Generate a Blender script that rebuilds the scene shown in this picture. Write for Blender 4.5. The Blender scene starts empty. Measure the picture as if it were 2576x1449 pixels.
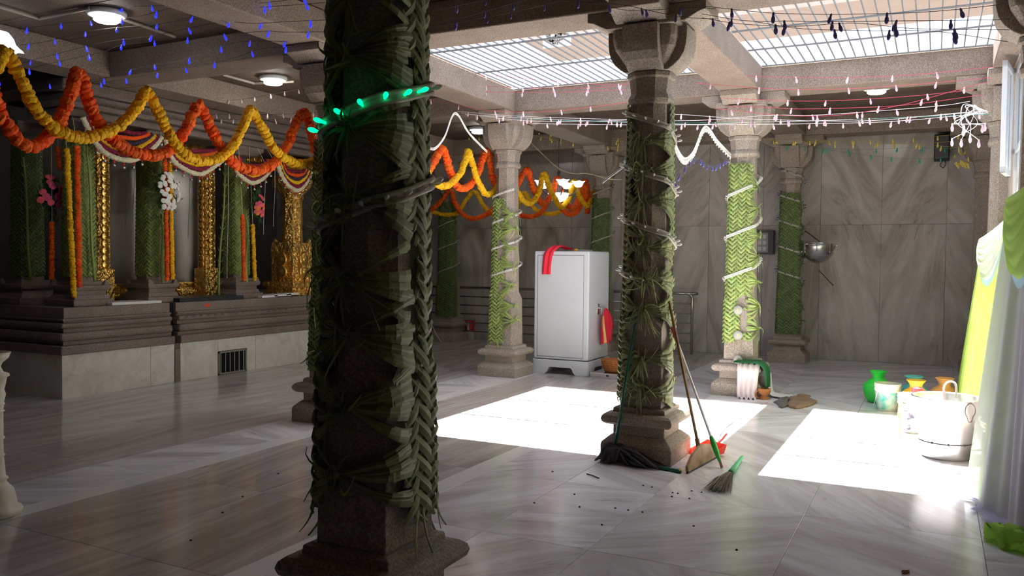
import bpy, math, random
from mathutils import Vector, Matrix
random.seed(7)
sc = bpy.context.scene
col = sc.collection

# ---------------------------------------------------------------- camera
F = 2099.74; CX, CY = 1288.0, 724.5
YAW, PITCH, ROLL, CAMH = 0.46887, -0.03341, 0.00933, 1.5
fw = Vector((-math.sin(YAW) * math.cos(PITCH), math.cos(YAW) * math.cos(PITCH), math.sin(PITCH)))
rt0 = Vector((math.cos(YAW), math.sin(YAW), 0)); up0 = rt0.cross(fw)
rt = rt0 * math.cos(ROLL) + up0 * math.sin(ROLL)
up = up0 * math.cos(ROLL) - rt0 * math.sin(ROLL)
CAM = Vector((0, 0, CAMH))
cd = bpy.data.cameras.new('camera'); cam = bpy.data.objects.new('camera', cd); col.objects.link(cam)
cd.sensor_width = 36; cd.lens = F / 2576 * 36; cd.clip_start = 0.05; cd.clip_end = 300
cam.matrix_world = Matrix(((rt.x, up.x, -fw.x, 0), (rt.y, up.y, -fw.y, 0), (rt.z, up.z, -fw.z, CAMH), (0, 0, 0, 1)))
sc.camera = cam
# ---------------------------------------------------------------- world, sun, exposure
w = bpy.data.worlds.new('sky'); sc.world = w; w.use_nodes = True
wn = w.node_tree.nodes; wl = w.node_tree.links; wn.clear()
sky = wn.new('ShaderNodeTexSky'); sky.sky_type = 'NISHITA'; sky.sun_disc = False
sky.sun_elevation = math.radians(77); sky.sun_rotation = math.radians(57)
sky.air_density = 1.0; sky.dust_density = 2.0
bg = wn.new('ShaderNodeBackground'); bg.inputs[1].default_value = 0.26
hz = wn.new('ShaderNodeMixRGB'); hz.inputs[0].default_value = .3; hz.inputs[2].default_value = (6.2, 6.3, 6.3, 1)
wo = wn.new('ShaderNodeOutputWorld'); wl.new(sky.outputs[0], hz.inputs[1]); wl.new(hz.outputs[0], bg.inputs[0]); wl.new(bg.outputs[0], wo.inputs[0])
sd = bpy.data.lights.new('sun', 'SUN'); sd.energy = 20; sd.angle = 0.009; sd.color = (1, .98, .95)
sun = bpy.data.objects.new('sun', sd); col.objects.link(sun); sun.location = (-3, 10, 12)
sun.rotation_euler = Vector((0.185, -0.118, -1)).to_track_quat('-Z', 'Y').to_euler()
sc.view_settings.view_transform = 'Standard'; sc.view_settings.look = 'None'
sc.view_settings.gamma = 1; sc.view_settings.use_curve_mapping = False; sc.view_settings.exposure = 1.05
sc.cycles.max_bounces = 9; sc.cycles.diffuse_bounces = 6; sc.cycles.transparent_max_bounces = 16
sc.cycles.sample_clamp_indirect = 6; sc.cycles.use_denoising = True
sc.cycles.caustics_reflective = False; sc.cycles.caustics_refractive = False

# ---------------------------------------------------------------- pixel -> point
def ray(px, py): return rt * ((px - CX) / F) - up * ((py - CY) / F) + fw
def gz(px, py, z=0.0): d = ray(px, py); return CAM + d * ((z - CAMH) / d.z)
def gy(px, py, y): d = ray(px, py); return CAM + d * (y / d.y)
def gx(px, py, x): d = ray(px, py); return CAM + d * (x / d.x)

# ---------------------------------------------------------------- materials
MATS = {}
def nt(name):
    m = bpy.data.materials.new(name); m.use_nodes = True; MATS[name] = m
    n = m.node_tree.nodes; return m, n, m.node_tree.links, n['Principled BSDF']
def mat(name, c, rough=.5, metal=0, spec=.5, emit=None, es=0, trans=0, alpha=1, var=0, bump=0, bscale=40, c2=None, nscale=8, transl=0, ior=1.45):
    m, n, l, p = nt(name)
    p.inputs['Base Color'].default_value = (*c, 1); p.inputs['Roughness'].default_value = rough
    p.inputs['Metallic'].default_value = metal; p.inputs['Specular IOR Level'].default_value = spec
    p.inputs['Transmission Weight'].default_value = trans; p.inputs['Alpha'].default_value = alpha; p.inputs['IOR'].default_value = ior
    if emit: p.inputs['Emission Color'].default_value = (*emit, 1); p.inputs['Emission Strength'].default_value = es
    tc = n.new('ShaderNodeTexCoord'); src = None
    if c2 is not None:
        nz = n.new('ShaderNodeTexNoise'); nz.inputs['Scale'].default_value = nscale; nz.inputs['Detail'].default_value = 6
        l.new(tc.outputs['Object'], nz.inputs['Vector'])
        rp = n.new('ShaderNodeValToRGB'); rp.color_ramp.elements[0].position = .35; rp.color_ramp.elements[1].position = .68
        rp.color_ramp.elements[0].color = (*c, 1); rp.color_ramp.elements[1].color = (*c2, 1)
        l.new(nz.outputs[0], rp.inputs[0]); src = rp.outputs[0]
    if var:
        oi = n.new('ShaderNodeObjectInfo'); hs = n.new('ShaderNodeHueSaturation')
        mr = n.new('ShaderNodeMapRange'); mr.inputs[3].default_value = 1 - var; mr.inputs[4].default_value = 1 + var
        l.new(oi.outputs['Random'], mr.inputs[0]); l.new(mr.outputs[0], hs.inputs['Value'])
        mh = n.new('ShaderNodeMapRange'); mh.inputs[3].default_value = .5 - var * .08; mh.inputs[4].default_value = .5 + var * .05
        mm = n.new('ShaderNodeMath'); mm.operation = 'FRACT'; mk = n.new('ShaderNodeMath'); mk.operation = 'MULTIPLY'; mk.inputs[1].default_value = 7.31
        l.new(oi.outputs['Random'], mk.inputs[0]); l.new(mk.outputs[0], mm.inputs[0]); l.new(mm.outputs[0], mh.inputs[0]); l.new(mh.outputs[0], hs.inputs['Hue'])
        if src: l.new(src, hs.inputs['Color'])
        else: hs.inputs['Color'].default_value = (*c, 1)
        src = hs.outputs[0]
    if src: l.new(src, p.inputs['Base Color'])
    if bump:
        nb = n.new('ShaderNodeTexNoise'); nb.inputs['Scale'].default_value = bscale; nb.inputs['Detail'].default_value = 5
        l.new(tc.outputs['Object'], nb.inputs['Vector'])
        bp = n.new('ShaderNodeBump'); bp.inputs['Strength'].default_value = bump; bp.inputs['Distance'].default_value = .01
        l.new(nb.outputs[0], bp.inputs['Height']); l.new(bp.outputs[0], p.inputs['Normal'])
    if transl:
        tr = n.new('ShaderNodeBsdfTranslucent'); mx = n.new('ShaderNodeMixShader'); mx.inputs[0].default_value = transl
        if src: l.new(src, tr.inputs[0])
        else: tr.inputs[0].default_value = (*c, 1)
        l.new(p.outputs[0], mx.inputs[1]); l.new(tr.outputs[0], mx.inputs[2]); l.new(mx.outputs[0], n['Material Output'].inputs[0])
    return m
def ribbed(name, pale):
    m = MATS[name]; n = m.node_tree.nodes; l = m.node_tree.links; p = n['Principled BSDF']; src = p.inputs['Base Color'].links[0].from_socket
    a = n.new('ShaderNodeAttribute'); a.attribute_name = 'rib'; r = n.new('ShaderNodeValToRGB'); r.color_ramp.elements[0].position = .70; r.color_ramp.elements[1].position = .92
    mx = n.new('ShaderNodeMixRGB'); mx.inputs[2].default_value = (*pale, 1); l.new(a.outputs['Fac'], r.inputs[0]); l.new(r.outputs[0], mx.inputs[0]); l.new(src, mx.inputs[1]); l.new(mx.outputs[0], p.inputs['Base Color'])
def granite(name, c1, c2, rough=.75, bump=.5, stain=.5):
    m, n, l, p = nt(name); tc = n.new('ShaderNodeTexCoord')
    a = n.new('ShaderNodeTexNoise'); a.inputs['Scale'].default_value = 90; a.inputs['Detail'].default_value = 3
    b = n.new('ShaderNodeTexNoise'); b.inputs['Scale'].default_value = 2.2; b.inputs['Detail'].default_value = 7; b.inputs['Roughness'].default_value = .65
    for t in (a, b): l.new(tc.outputs['Object'], t.inputs['Vector'])
    r = n.new('ShaderNodeValToRGB'); r.color_ramp.elements[0].position = .38; r.color_ramp.elements[1].position = .64
    r.color_ramp.elements[0].color = (*c1, 1); r.color_ramp.elements[1].color = (*c2, 1); l.new(a.outputs[0], r.inputs[0])
    r2 = n.new('ShaderNodeValToRGB'); r2.color_ramp.elements[0].position = .3; r2.color_ramp.elements[1].position = .7
    g = 1 - stain * .5; r2.color_ramp.elements[0].color = (g, g * .95, g * .88, 1); r2.color_ramp.elements[1].color = (1.05, 1.02, 1, 1)
    l.new(b.outputs[0], r2.inputs[0])
    mx = n.new('ShaderNodeMixRGB'); mx.blend_type = 'MULTIPLY'; mx.inputs[0].default_value = 1
    l.new(r.outputs[0], mx.inputs[1]); l.new(r2.outputs[0], mx.inputs[2]); l.new(mx.outputs[0], p.inputs['Base Color'])
    p.inputs['Roughness'].default_value = rough; p.inputs['Specular IOR Level'].default_value = .3
    bp = n.new('ShaderNodeBump'); bp.inputs['Strength'].default_value = bump; bp.inputs['Distance'].default_value = .006
    l.new(a.outputs[0], bp.inputs['Height']); l.new(bp.outputs[0], p.inputs['Normal'])
    return m
def marble(name, base, vein, dark, axis, rough=.16, stretch=.16, scale=1.5, amount=1.0, spec=.5):
    # veins run along a direction that every slab turns (object colour r) and shifts (g, b)
    m, n, l, p = nt(name); tc = n.new('ShaderNodeTexCoord'); oi = n.new('ShaderNodeObjectInfo')
    sp = n.new('ShaderNodeSeparateColor'); l.new(oi.outputs['Color'], sp.inputs[0])
    an = n.new('ShaderNodeMath'); an.operation = 'MULTIPLY'; an.inputs[1].default_value = 6.2832; l.new(sp.outputs[0], an.inputs[0])
    vr = n.new('ShaderNodeVectorRotate'); vr.rotation_type = 'AXIS_ANGLE'; vr.inputs['Axis'].default_value = axis
    l.new(tc.outputs['Object'], vr.inputs['Vector']); l.new(an.outputs[0], vr.inputs['Angle'])
    cb = n.new('ShaderNodeCombineXYZ')
    for k, ch in enumerate((1, 2)):
        q = n.new('ShaderNodeMath'); q.operation = 'MULTIPLY'; q.inputs[1].default_value = 31; l.new(sp.outputs[ch], q.inputs[0]); l.new(q.outputs[0], cb.inputs[k])
    mp = n.new('ShaderNodeMapping'); mp.inputs['Scale'].default_value = (1, stretch, 1) if axis[2] else (1, 1, stretch)
    l.new(vr.outputs[0], mp.inputs['Vector'])
    ad = n.new('ShaderNodeVectorMath'); ad.operation = 'ADD'; l.new(mp.outputs[0], ad.inputs[0]); l.new(cb.outputs[0], ad.inputs[1])
    def nz(s, d, dist, ro=.6):
        t = n.new('ShaderNodeTexNoise'); t.inputs['Scale'].default_value = s; t.inputs['Detail'].default_value = d
        t.inputs['Distortion'].default_value = dist; t.inputs['Roughness'].default_value = ro; l.new(ad.outputs[0], t.inputs['Vector']); return t
    a = nz(scale * 2.0, 9, .9, .66); b = nz(scale * 5.5, 10, 1.4, .75); c = nz(scale * .8, 3, .4)
    r = n.new('ShaderNodeValToRGB'); e = r.color_ramp.elements; e[0].position = .36; e[1].position = .62
    e[0].color = (*vein, 1); e[1].color = (*base, 1); l.new(a.outputs[0], r.inputs[0])
    r2 = n.new('ShaderNodeValToRGB'); e = r2.color_ramp.elements; e[0].position = .33; e[1].position = .44
    e[0].color = (1, 1, 1, 1); e[1].color = (0, 0, 0, 1); l.new(b.outputs[0], r2.inputs[0])
    r3 = n.new('ShaderNodeValToRGB'); e = r3.color_ramp.elements; e[0].position = .42; e[1].position = .62; l.new(c.outputs[0], r3.inputs[0])
    mm = n.new('ShaderNodeMath'); mm.operation = 'MULTIPLY'; l.new(r2.outputs[0], mm.inputs[0]); l.new(r3.outputs[0], mm.inputs[1])
    m2 = n.new('ShaderNodeMath'); m2.operation = 'MULTIPLY'; m2.inputs[1].default_value = .8 * amount; l.new(mm.outputs[0], m2.inputs[0])
    m0 = n.new('ShaderNodeMixRGB'); m0.inputs[0].default_value = min(1, amount); m0.inputs[1].default_value = (*base, 1); l.new(r.outputs[0], m0.inputs[2])
    mx = n.new('ShaderNodeMixRGB'); mx.inputs[2].default_value = (*dark, 1)
    l.new(m2.outputs[0], mx.inputs[0]); l.new(m0.outputs[0], mx.inputs[1]); l.new(mx.outputs[0], p.inputs['Base Color'])
    p.inputs['Roughness'].default_value = rough; p.inputs['Specular IOR Level'].default_value = spec
    return m
granite('granite', (.28, .24, .205), (.48, .425, .37))
granite('granite_dark', (.16, .13, .12), (.27, .225, .205))
granite('granite_shrine', (.20, .165, .15), (.34, .285, .255), rough=.5, bump=.2)
granite('granite_pale', (.50, .44, .37), (.70, .63, .55), bump=.35)
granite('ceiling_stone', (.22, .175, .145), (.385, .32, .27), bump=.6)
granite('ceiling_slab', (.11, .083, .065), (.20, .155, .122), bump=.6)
granite('shrine_wall', (.03, .026, .024), (.06, .05, .046))
granite('black_granite', (.02, .025, .03), (.07, .08, .085), rough=.3, bump=.05)
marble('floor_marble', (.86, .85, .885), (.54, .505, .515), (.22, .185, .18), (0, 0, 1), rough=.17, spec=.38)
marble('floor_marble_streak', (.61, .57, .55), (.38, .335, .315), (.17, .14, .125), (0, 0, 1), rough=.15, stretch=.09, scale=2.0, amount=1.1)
marble('floor_strip', (.82, .80, .80), (.72, .70, .69), (.5, .47, .46), (0, 0, 1), rough=.15, amount=.5)
marble('wall_marble', (.60, .565, .525), (.37, .34, .305), (.15, .13, .115), (0, 1, 0), rough=.22, stretch=.22, scale=1.7, amount=1.1)
marble('plinth_marble', (.82, .79, .73), (.62, .58, .52), (.42, .38, .35), (1, 0, 0), rough=.25, stretch=.9, scale=2.4, amount=.8)
mat('grout', (.42, .39, .37), .8)
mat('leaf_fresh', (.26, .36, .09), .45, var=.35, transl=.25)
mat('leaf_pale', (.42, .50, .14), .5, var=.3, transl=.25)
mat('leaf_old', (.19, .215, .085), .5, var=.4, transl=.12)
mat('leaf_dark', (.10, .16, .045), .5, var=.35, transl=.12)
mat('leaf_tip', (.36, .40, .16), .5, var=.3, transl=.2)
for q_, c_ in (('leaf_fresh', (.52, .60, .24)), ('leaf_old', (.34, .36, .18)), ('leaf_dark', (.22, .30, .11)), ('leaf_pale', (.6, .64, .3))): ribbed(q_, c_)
mat('rope_dull', (.60, .56, .46), .45, transl=.3); mat('rope_white', (.86, .85, .80), .4, transl=.3)
mat('bulb_clear', (.85, .85, .82), .15, spec=.6, alpha=.75)
mat('bulb_pink', (.88, .66, .73), .2, alpha=.7); mat('bulb_yellow', (.80, .66, .16), .25); mat('bulb_green', (.05, .45, .28), .25)
mat('bulb_blue_lit', (.03, .03, .4), .3, emit=(.02, .03, 1), es=.8); mat('bulb_blue', (.13, .12, .42), .25)
mat('bulb_green_lit', (0, .8, .3), .3, emit=(0, 1, .32), es=.9)
mat('bulb_white_lit', (1, 1, 1), .3, emit=(1, .97, .9), es=5)
mat('bulb_base', (.10, .10, .09), .5)
for nm, c in (('cord_dark', (.05, .045, .04)), ('cord_pink', (.72, .10, .16)), ('cord_white', (.82, .82, .84)), ('cord_green', (.05, .28, .20)), ('cord_yellow', (.45, .36, .08)), ('cord_cream', (.66, .62, .38))): mat(nm, c, .5)
mat('marigold_yellow', (1, .60, .008), .7, var=.1, transl=.2); mat('marigold_orange', (1, .155, .008), .7, var=.12, transl=.2)
mat('jasmine', (.80, .75, .52), .8, bump=1, bscale=90); mat('maroon_flower', (.23, .012, .05), .8, bump=1, bscale=80)
mat('violet_flower', (.045, .03, .075), .8, bump=1, bscale=80); mat('white_petal', (.86, .85, .80), .6); mat('pink_petal', (.80, .10, .18), .6, var=.3); mat('orange_petal', (.85, .22, .03), .6)
mat('fern', (.05, .12, .025), .6, var=.3, transl=.2)
def gold(name, c, rough):
    m, n, l, p = nt(name); tc = n.new('ShaderNodeTexCoord')
    v = n.new('ShaderNodeTexVoronoi'); v.feature = 'SMOOTH_F1'; v.inputs['Scale'].default_value = 16
    z = n.new('ShaderNodeTexNoise'); z.inputs['Scale'].default_value = 12; z.inputs['Distortion'].default_value = 3; z.inputs['Detail'].default_value = 1
    for t in (v, z): l.new(tc.outputs['Object'], t.inputs['Vector'])
    a = n.new('ShaderNodeMath'); a.operation = 'ADD'; l.new(v.outputs[0], a.inputs[0]); l.new(z.outputs[0], a.inputs[1])
    bp = n.new('ShaderNodeBump'); bp.inputs['Strength'].default_value = .75; bp.inputs['Distance'].default_value = .05
    l.new(a.outputs[0], bp.inputs['Height']); l.new(bp.outputs[0], p.inputs['Normal'])
    p.inputs['Base Color'].default_value = (*c, 1); p.inputs['Metallic'].default_value = .9; p.inputs['Roughness'].default_value = rough
gold('gold', (1, .60, .16), .3)
mat('gold_plain', (1, .62, .17), .28, .9)
mat('silver', (.75, .75, .76), .2, 1)
mat('steel', (.78, .78, .78), .22, 1); mat('steel_bright', (.62, .62, .61), .3, .8, bump=.05, bscale=12)
mat('rail_steel', (.55, .53, .50), .22, 1); mat('dark_steel', (.10, .10, .10), .4, .6)
mat('drum_steel', (.52, .52, .50), .25, 1)
mat('white_cloth_column', (.85, .83, .78), .7, c2=(.72, .70, .65), nscale=3)
mat('cupboard_grey', (.60, .615, .64), .4, c2=(.57, .585, .605), nscale=2)
mat('cupboard_line', (.22, .22, .23), .5)
mat('red_cloth', (.72, .02, .045), .8, bump=.3, bscale=120); mat('gold_trim', (.72, .50, .16), .6)
mat('wicker', (.46, .17, .04), .7, c2=(.30, .09, .02), nscale=30, bump=.6, bscale=70)
mat('mop_yarn', (.055, .05, .052), .9, var=.3); mat('green_pole', (.015, .13, .075), .3); mat('white_paint', (.80, .79, .77), .4)
mat('wood', (.36, .21, .10), .6, c2=(.24, .13, .06), nscale=20); mat('wood_worn', (.42, .27, .16), .65, c2=(.22, .12, .06), nscale=9)
mat('red_plastic', (.85, .06, .03), .35, transl=.25); mat('pink_plastic', (.82, .32, .42), .4); mat('green_plastic', (.06, .55, .09), .4, transl=.15)
mat('mint_plastic', (.10, .55, .22), .4); mat('black_rubber', (.02, .02, .02), .5); mat('bristle', (.22, .18, .11), .8, var=.35)
mat('bristle_dark', (.10, .08, .065), .8, var=.3)
mat('green_cloth', (.015, .10, .03), .85); mat('pink_cloth', (.74, .62, .62), .85); mat('grey_cloth', (.66, .63, .66), .85)
mat('jute', (.30, .19, .12), .9, c2=(.20, .13, .09), nscale=6, bump=.5, bscale=200); mat('jute_dark', (.13, .13, .11), .9, bump=.5, bscale=200)
mat('terracotta', (.42, .16, .05), .75); mat('soot', (.02, .02, .02), .9)
mat('pot_green', (.03, .62, .06), .35, transl=.1); mat('pot_blue', (.10, .42, .44), .4); mat('pot_gold', (.72, .40, .03), .4); mat('pot_orange', (.80, .33, .06), .4, c2=(.70, .42, .22), nscale=3)
mat('pail_white', (.80, .78, .70), .45); mat('pail_label', (.02, .42, .34), .5, c2=(.75, .70, .58), nscale=9); mat('pail_print', (.10, .09, .13), .5, c2=(.70, .68, .66), nscale=16)
def sheer(name, c, alpha):
    m, n, l, p = nt(name); p.inputs['Base Color'].default_value = (*c, 1); p.inputs['Roughness'].default_value = .8; p.inputs['Specular IOR Level'].default_value = .2
    tr = n.new('ShaderNodeBsdfTranslucent'); tr.inputs[0].default_value = (*c, 1); tp = n.new('ShaderNodeBsdfTransparent')
    a = n.new('ShaderNodeMixShader'); a.inputs[0].default_value = .55; b = n.new('ShaderNodeMixShader'); b.inputs[0].default_value = alpha
    l.new(p.outputs[0], a.inputs[1]); l.new(tr.outputs[0], a.inputs[2]); l.new(a.outputs[0], b.inputs[1]); l.new(tp.outputs[0], b.inputs[2]); l.new(b.outputs[0], n['Material Output'].inputs[0])
sheer('lavender', (.74, .72, .90), .06); sheer('lime', (.60, .86, .20), .05); sheer('white_satin', (.80, .80, .90), .02)
mat('fringe', (.35, .55, .72), .8)
mat('window_frame', (.85, .86, .87), .4); mat('pane', (.55, .62, .66), .08, spec=.6, alpha=.45)
mat('led', (1, 1, 1), .4, emit=(1, .97, .92), es=22); mat('led_rim', (.75, .78, .80), .5)
mat('lamp_glass', (.9, .95, 1), .3, emit=(.85, .95, 1), es=1.1); mat('chandelier_metal', (.12, .12, .12), .3, .8)
mat('bar_grey', (.20, .205, .21), .6); mat('black_plastic', (.012, .012, .013), .5); mat('panel_grey', (.35, .35, .34), .5); mat('panel_white', (.6, .6, .6), .5)
mat('lamp_marble', (.80, .78, .66), .35, c2=(.68, .64, .50), nscale=5); mat('clear_disc', (.50, .50, .48), .1, alpha=.6)
mat('pink_wall', (.78, .58, .47), .8, c2=(.72, .52, .42), nscale=2); mat('paper', (.80, .79, .77), .8); mat('kumkum', (.80, .09, .01), .8); mat('vent_frame', (.40, .38, .30), .4, .5); mat('shade_black', (.004, .004, .004), .9)
mat('dry_leaf', (.20, .05, .02), .8); mat('dirt', (.03, .025, .02), .9); mat('slab_white', (.75, .74, .71), .4); mat('conduit', (.30, .26, .22), .5)
mat('lettering', (.30, .22, .18), .8); mat('red_tin', (.45, .02, .06), .4); mat('cement', (.45, .41, .36), .9, bump=.4)

# ---------------------------------------------------------------- mesh helpers
def org(o):
    p = Vector((0, 0, 0))
    while o is not None: p = p + o.location; o = o.parent
    return p
def put(name, me, parent=None, loc=(0, 0, 0), rot=None, scale=None):
    o = bpy.data.objects.new(name, me); col.objects.link(o); o.location = loc; o.parent = parent
    if rot is not None:
        o.rotation_mode = 'QUATERNION'; o.rotation_quaternion = rot
    if scale is not None: o.scale = scale if hasattr(scale, '__len__') else (scale,) * 3
    return o
def thing(name, label, cat, loc=(0, 0, 0), group=None):
    o = put(name, None, None, loc); o['label'] = label; o['category'] = cat
    if group: o['group'] = group
    return o
def tag(o, label, cat, group=None):
    o['label'] = label; o['category'] = cat
    if group: o['group'] = group
    return o
class MB:
    def __init__(s): s.v = []; s.f = []; s.rib = False
    def add(s, vs, fs):
        b = len(s.v); s.v += [tuple(p) for p in vs]; s.f += [tuple(b + i for i in f) for f in fs]; return s
    def box(s, x0, x1, y0, y1, z0, z1):
        return s.add([(x, y, z) for z in (z0, z1) for y in (y0, y1) for x in (x0, x1)],
                     [(0, 2, 3, 1), (4, 5, 7, 6), (0, 1, 5, 4), (2, 6, 7, 3), (0, 4, 6, 2), (1, 3, 7, 5)])
    def loft(s, rings, cap=True, closed=True):
        n = len(rings[0]); vs = [p for r in rings for p in r]; fs = []
        for k in range(len(rings) - 1):
            for i in range(n if closed else n - 1):
                j = (i + 1) % n; fs.append((k * n + i, k * n + j, (k + 1) * n + j, (k + 1) * n + i))
        if cap and closed: fs.append(tuple(range(n - 1, -1, -1))); fs.append(tuple((len(rings) - 1) * n + i for i in range(n)))
        return s.add(vs, fs)
    def lathe(s, prof, c=(0, 0, 0), n=20, cap=True, ax=None, ell=1):
        M = Vector((0, 0, 1)).rotation_difference(Vector(ax)).to_matrix() if ax is not None else None
        R = []
        for r, z in prof:
            q = []
            for i in range(n):
                a = 2 * math.pi * i / n; p = Vector((r * math.cos(a), r * math.sin(a) * ell, z)); q.append((M @ p if M else p) + Vector(c))
            R.append(q)
        return s.loft(R, cap)
    def tube(s, pts, r, n=6, cap=True):
        pts = [Vector(p) for p in pts]; m = len(pts); R = []; prev = None
        for i, p in enumerate(pts):
            t = (pts[min(i + 1, m - 1)] - pts[max(i - 1, 0)]).normalized()
            if prev is None: a = t.orthogonal().normalized()
            else: a = (prev - t * prev.dot(t)); a = a.normalized() if a.length > 1e-6 else t.orthogonal().normalized()
            prev = a; b = t.cross(a); rr = r[i] if hasattr(r, '__len__') else r
            R.append([p + (a * math.cos(2 * math.pi * k / n) + b * math.sin(2 * math.pi * k / n)) * rr for k in range(n)])
        return s.loft(R, cap)
    def ribbon(s, pts, wid, nrm, crease=0.0):
        m = len(pts); vs = []; s.rib = True
        for i in range(m):
            t = (Vector(pts[min(i + 1, m - 1)]) - Vector(pts[max(i - 1, 0)])).normalized(); nn = Vector(nrm[i]); sd_ = t.cross(nn).normalized()
            ww = wid[i] if hasattr(wid, '__len__') else wid; p = Vector(pts[i])
            vs += [p - sd_ * ww, p + nn * crease, p + sd_ * ww]
        fs = []
        for i in range(m - 1):
            for k in (0, 1): fs.append((i * 3 + k, i * 3 + k + 1, i * 3 + k + 4, i * 3 + k + 3))
        return s.add(vs, fs)
    def prism(s, poly, fn, d0, d1):
        n = len(poly); return s.add([fn(u, v, d) for d in (d0, d1) for u, v in poly],
            [tuple(range(n - 1, -1, -1)), tuple(range(n, 2 * n))] + [(i, (i + 1) % n, n + (i + 1) % n, n + i) for i in range(n)])
    def sheet(s, grid):
        n = len(grid[0]); return s.add([p for r in grid for p in r], [(k * n + i, k * n + i + 1, (k + 1) * n + i + 1, (k + 1) * n + i) for k in range(len(grid) - 1) for i in range(n - 1)])
    def mesh(s, name, m, o=(0, 0, 0), smooth=False):
        me = bpy.data.meshes.new(name); me.from_pydata([(p[0] - o[0], p[1] - o[1], p[2] - o[2]) for p in s.v], [], s.f)
        me.materials.append(MATS[m]); me.update()
        if s.rib and len(s.v) % 3 == 0:
            at_ = me.attributes.new('rib', 'FLOAT', 'POINT'); at_.data.foreach_set('value', [1.0 if i % 3 == 1 else 0.0 for i in range(len(s.v))])
        if smooth: me.shade_smooth()
        return me
    def build(s, name, m, parent=None, smooth=False, bevel=0, thick=0, at=None):
        o = org(parent) if parent is not None else Vector((0, 0, 0))
        a = Vector(at) if at is not None else o
        ob = put(name, s.mesh(name, m, a, smooth), parent, a - o)
        if thick: k = ob.modifiers.new('solid', 'SOLIDIFY'); k.thickness = thick; k.offset = 0
        if bevel:
            k = ob.modifiers.new('bevel', 'BEVEL'); k.width = bevel; k.segments = 2; k.limit_method = 'ANGLE'; k.angle_limit = .6
        return ob
def sq(h, z, c=.0, cx=0, cy=0):
    c = max(c, .004); a = h - c
    return [(cx + x, cy + y, z) for x, y in ((h, -a), (h, a), (a, h), (-a, h), (-h, a), (-h, -a), (-a, -h), (a, -h))]
def spline(pts, n=10):
    pts = [Vector(p) for p in pts]; out = []
    for i in range(len(pts) - 1):
        p0 = pts[i - 1] if i else pts[i] * 2 - pts[i + 1]; p1, p2 = pts[i], pts[i + 1]; p3 = pts[i + 2] if i + 2 < len(pts) else p2 * 2 - p1
        for k in range(n):
            t = k / n; out.append(.5 * ((2 * p1) + (p2 - p0) * t + (2 * p0 - 5 * p1 + 4 * p2 - p3) * t * t + (3 * p1 - p0 - 3 * p2 + p3) * t ** 3))
    out.append(pts[-1]); return out
def along(pts, step):
    out = []; acc = 0; nxt = step * .5
    for a, b in zip(pts, pts[1:]):
        L = (b - a).length
        while nxt <= acc + L and L > 1e-9:
            t = (nxt - acc) / L; out.append((a.lerp(b, t), (b - a).normalized())); nxt += step
        acc += L
    return out
def struct(o): o['kind'] = 'structure'; return o

# ================================================================ SETTING
COLX = [-8.0, -4.99, -1.96, 0.67]; ROWY = [-0.81, 2.69, 6.19, 9.69, 13.2]
ZB, ZT = 3.38, 3.65; BW = .215
XR, YB, XL, YF = .62, 13.8, -13.0, -3.0
floor = struct(MB().box(XL, XR + .3, YF, YB + .2, -.16, -.02).build('floor', 'grout'))
fx = [-13, -11.4, -9.8, -8.12, -7.2, -6.28, -5.36, -4.83, -4.66, -3.8, -2.96, -2.8, -2.2, -1.575, -.66, .262, .62]
fy = [-3, -1.83, -.66, .51, 1.68, 2.84, 4.01, 5.18, 6.35, 7.52, 8.69, 9.86, 11.03, 12.2, 13.8]
tile_me = {}
rnd = random.Random(3)
for i in range(len(fx) - 1):
    for j in range(len(fy) - 1):
        wx, wy = fx[i + 1] - fx[i], fy[j + 1] - fy[j]
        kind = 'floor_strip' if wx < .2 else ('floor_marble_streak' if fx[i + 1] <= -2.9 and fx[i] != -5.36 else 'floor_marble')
        key = (round(wx, 3), round(wy, 3), kind)
        if key not in tile_me:
            hx, hy = wx / 2 - .0012, wy / 2 - .0012
            tile_me[key] = MB().add([(-hx, -hy, -.02), (hx, -hy, -.02), (hx, hy, -.02), (-hx, hy, -.02), (-hx, -hy, -.001), (hx, -hy, -.001), (hx, hy, -.001), (-hx, hy, -.001), (-hx + .001, -hy + .001, 0), (hx - .001, -hy + .001, 0), (hx - .001, hy - .001, 0), (-hx + .001, hy - .001, 0)],
                [(8, 9, 10, 11)] + [(k, (k + 1) % 4, 4 + (k + 1) % 4, 4 + k) for k in range(4)] + [(4 + k, 4 + (k + 1) % 4, 8 + (k + 1) % 4, 8 + k) for k in range(4)]).mesh('floor_tile', kind)
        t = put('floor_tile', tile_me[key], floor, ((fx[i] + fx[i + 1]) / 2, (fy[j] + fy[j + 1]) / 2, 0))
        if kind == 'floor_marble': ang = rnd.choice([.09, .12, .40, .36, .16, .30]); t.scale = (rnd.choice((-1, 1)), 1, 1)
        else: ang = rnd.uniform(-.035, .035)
        t.color = (ang % 1, rnd.random(), rnd.random(), 1)

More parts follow.
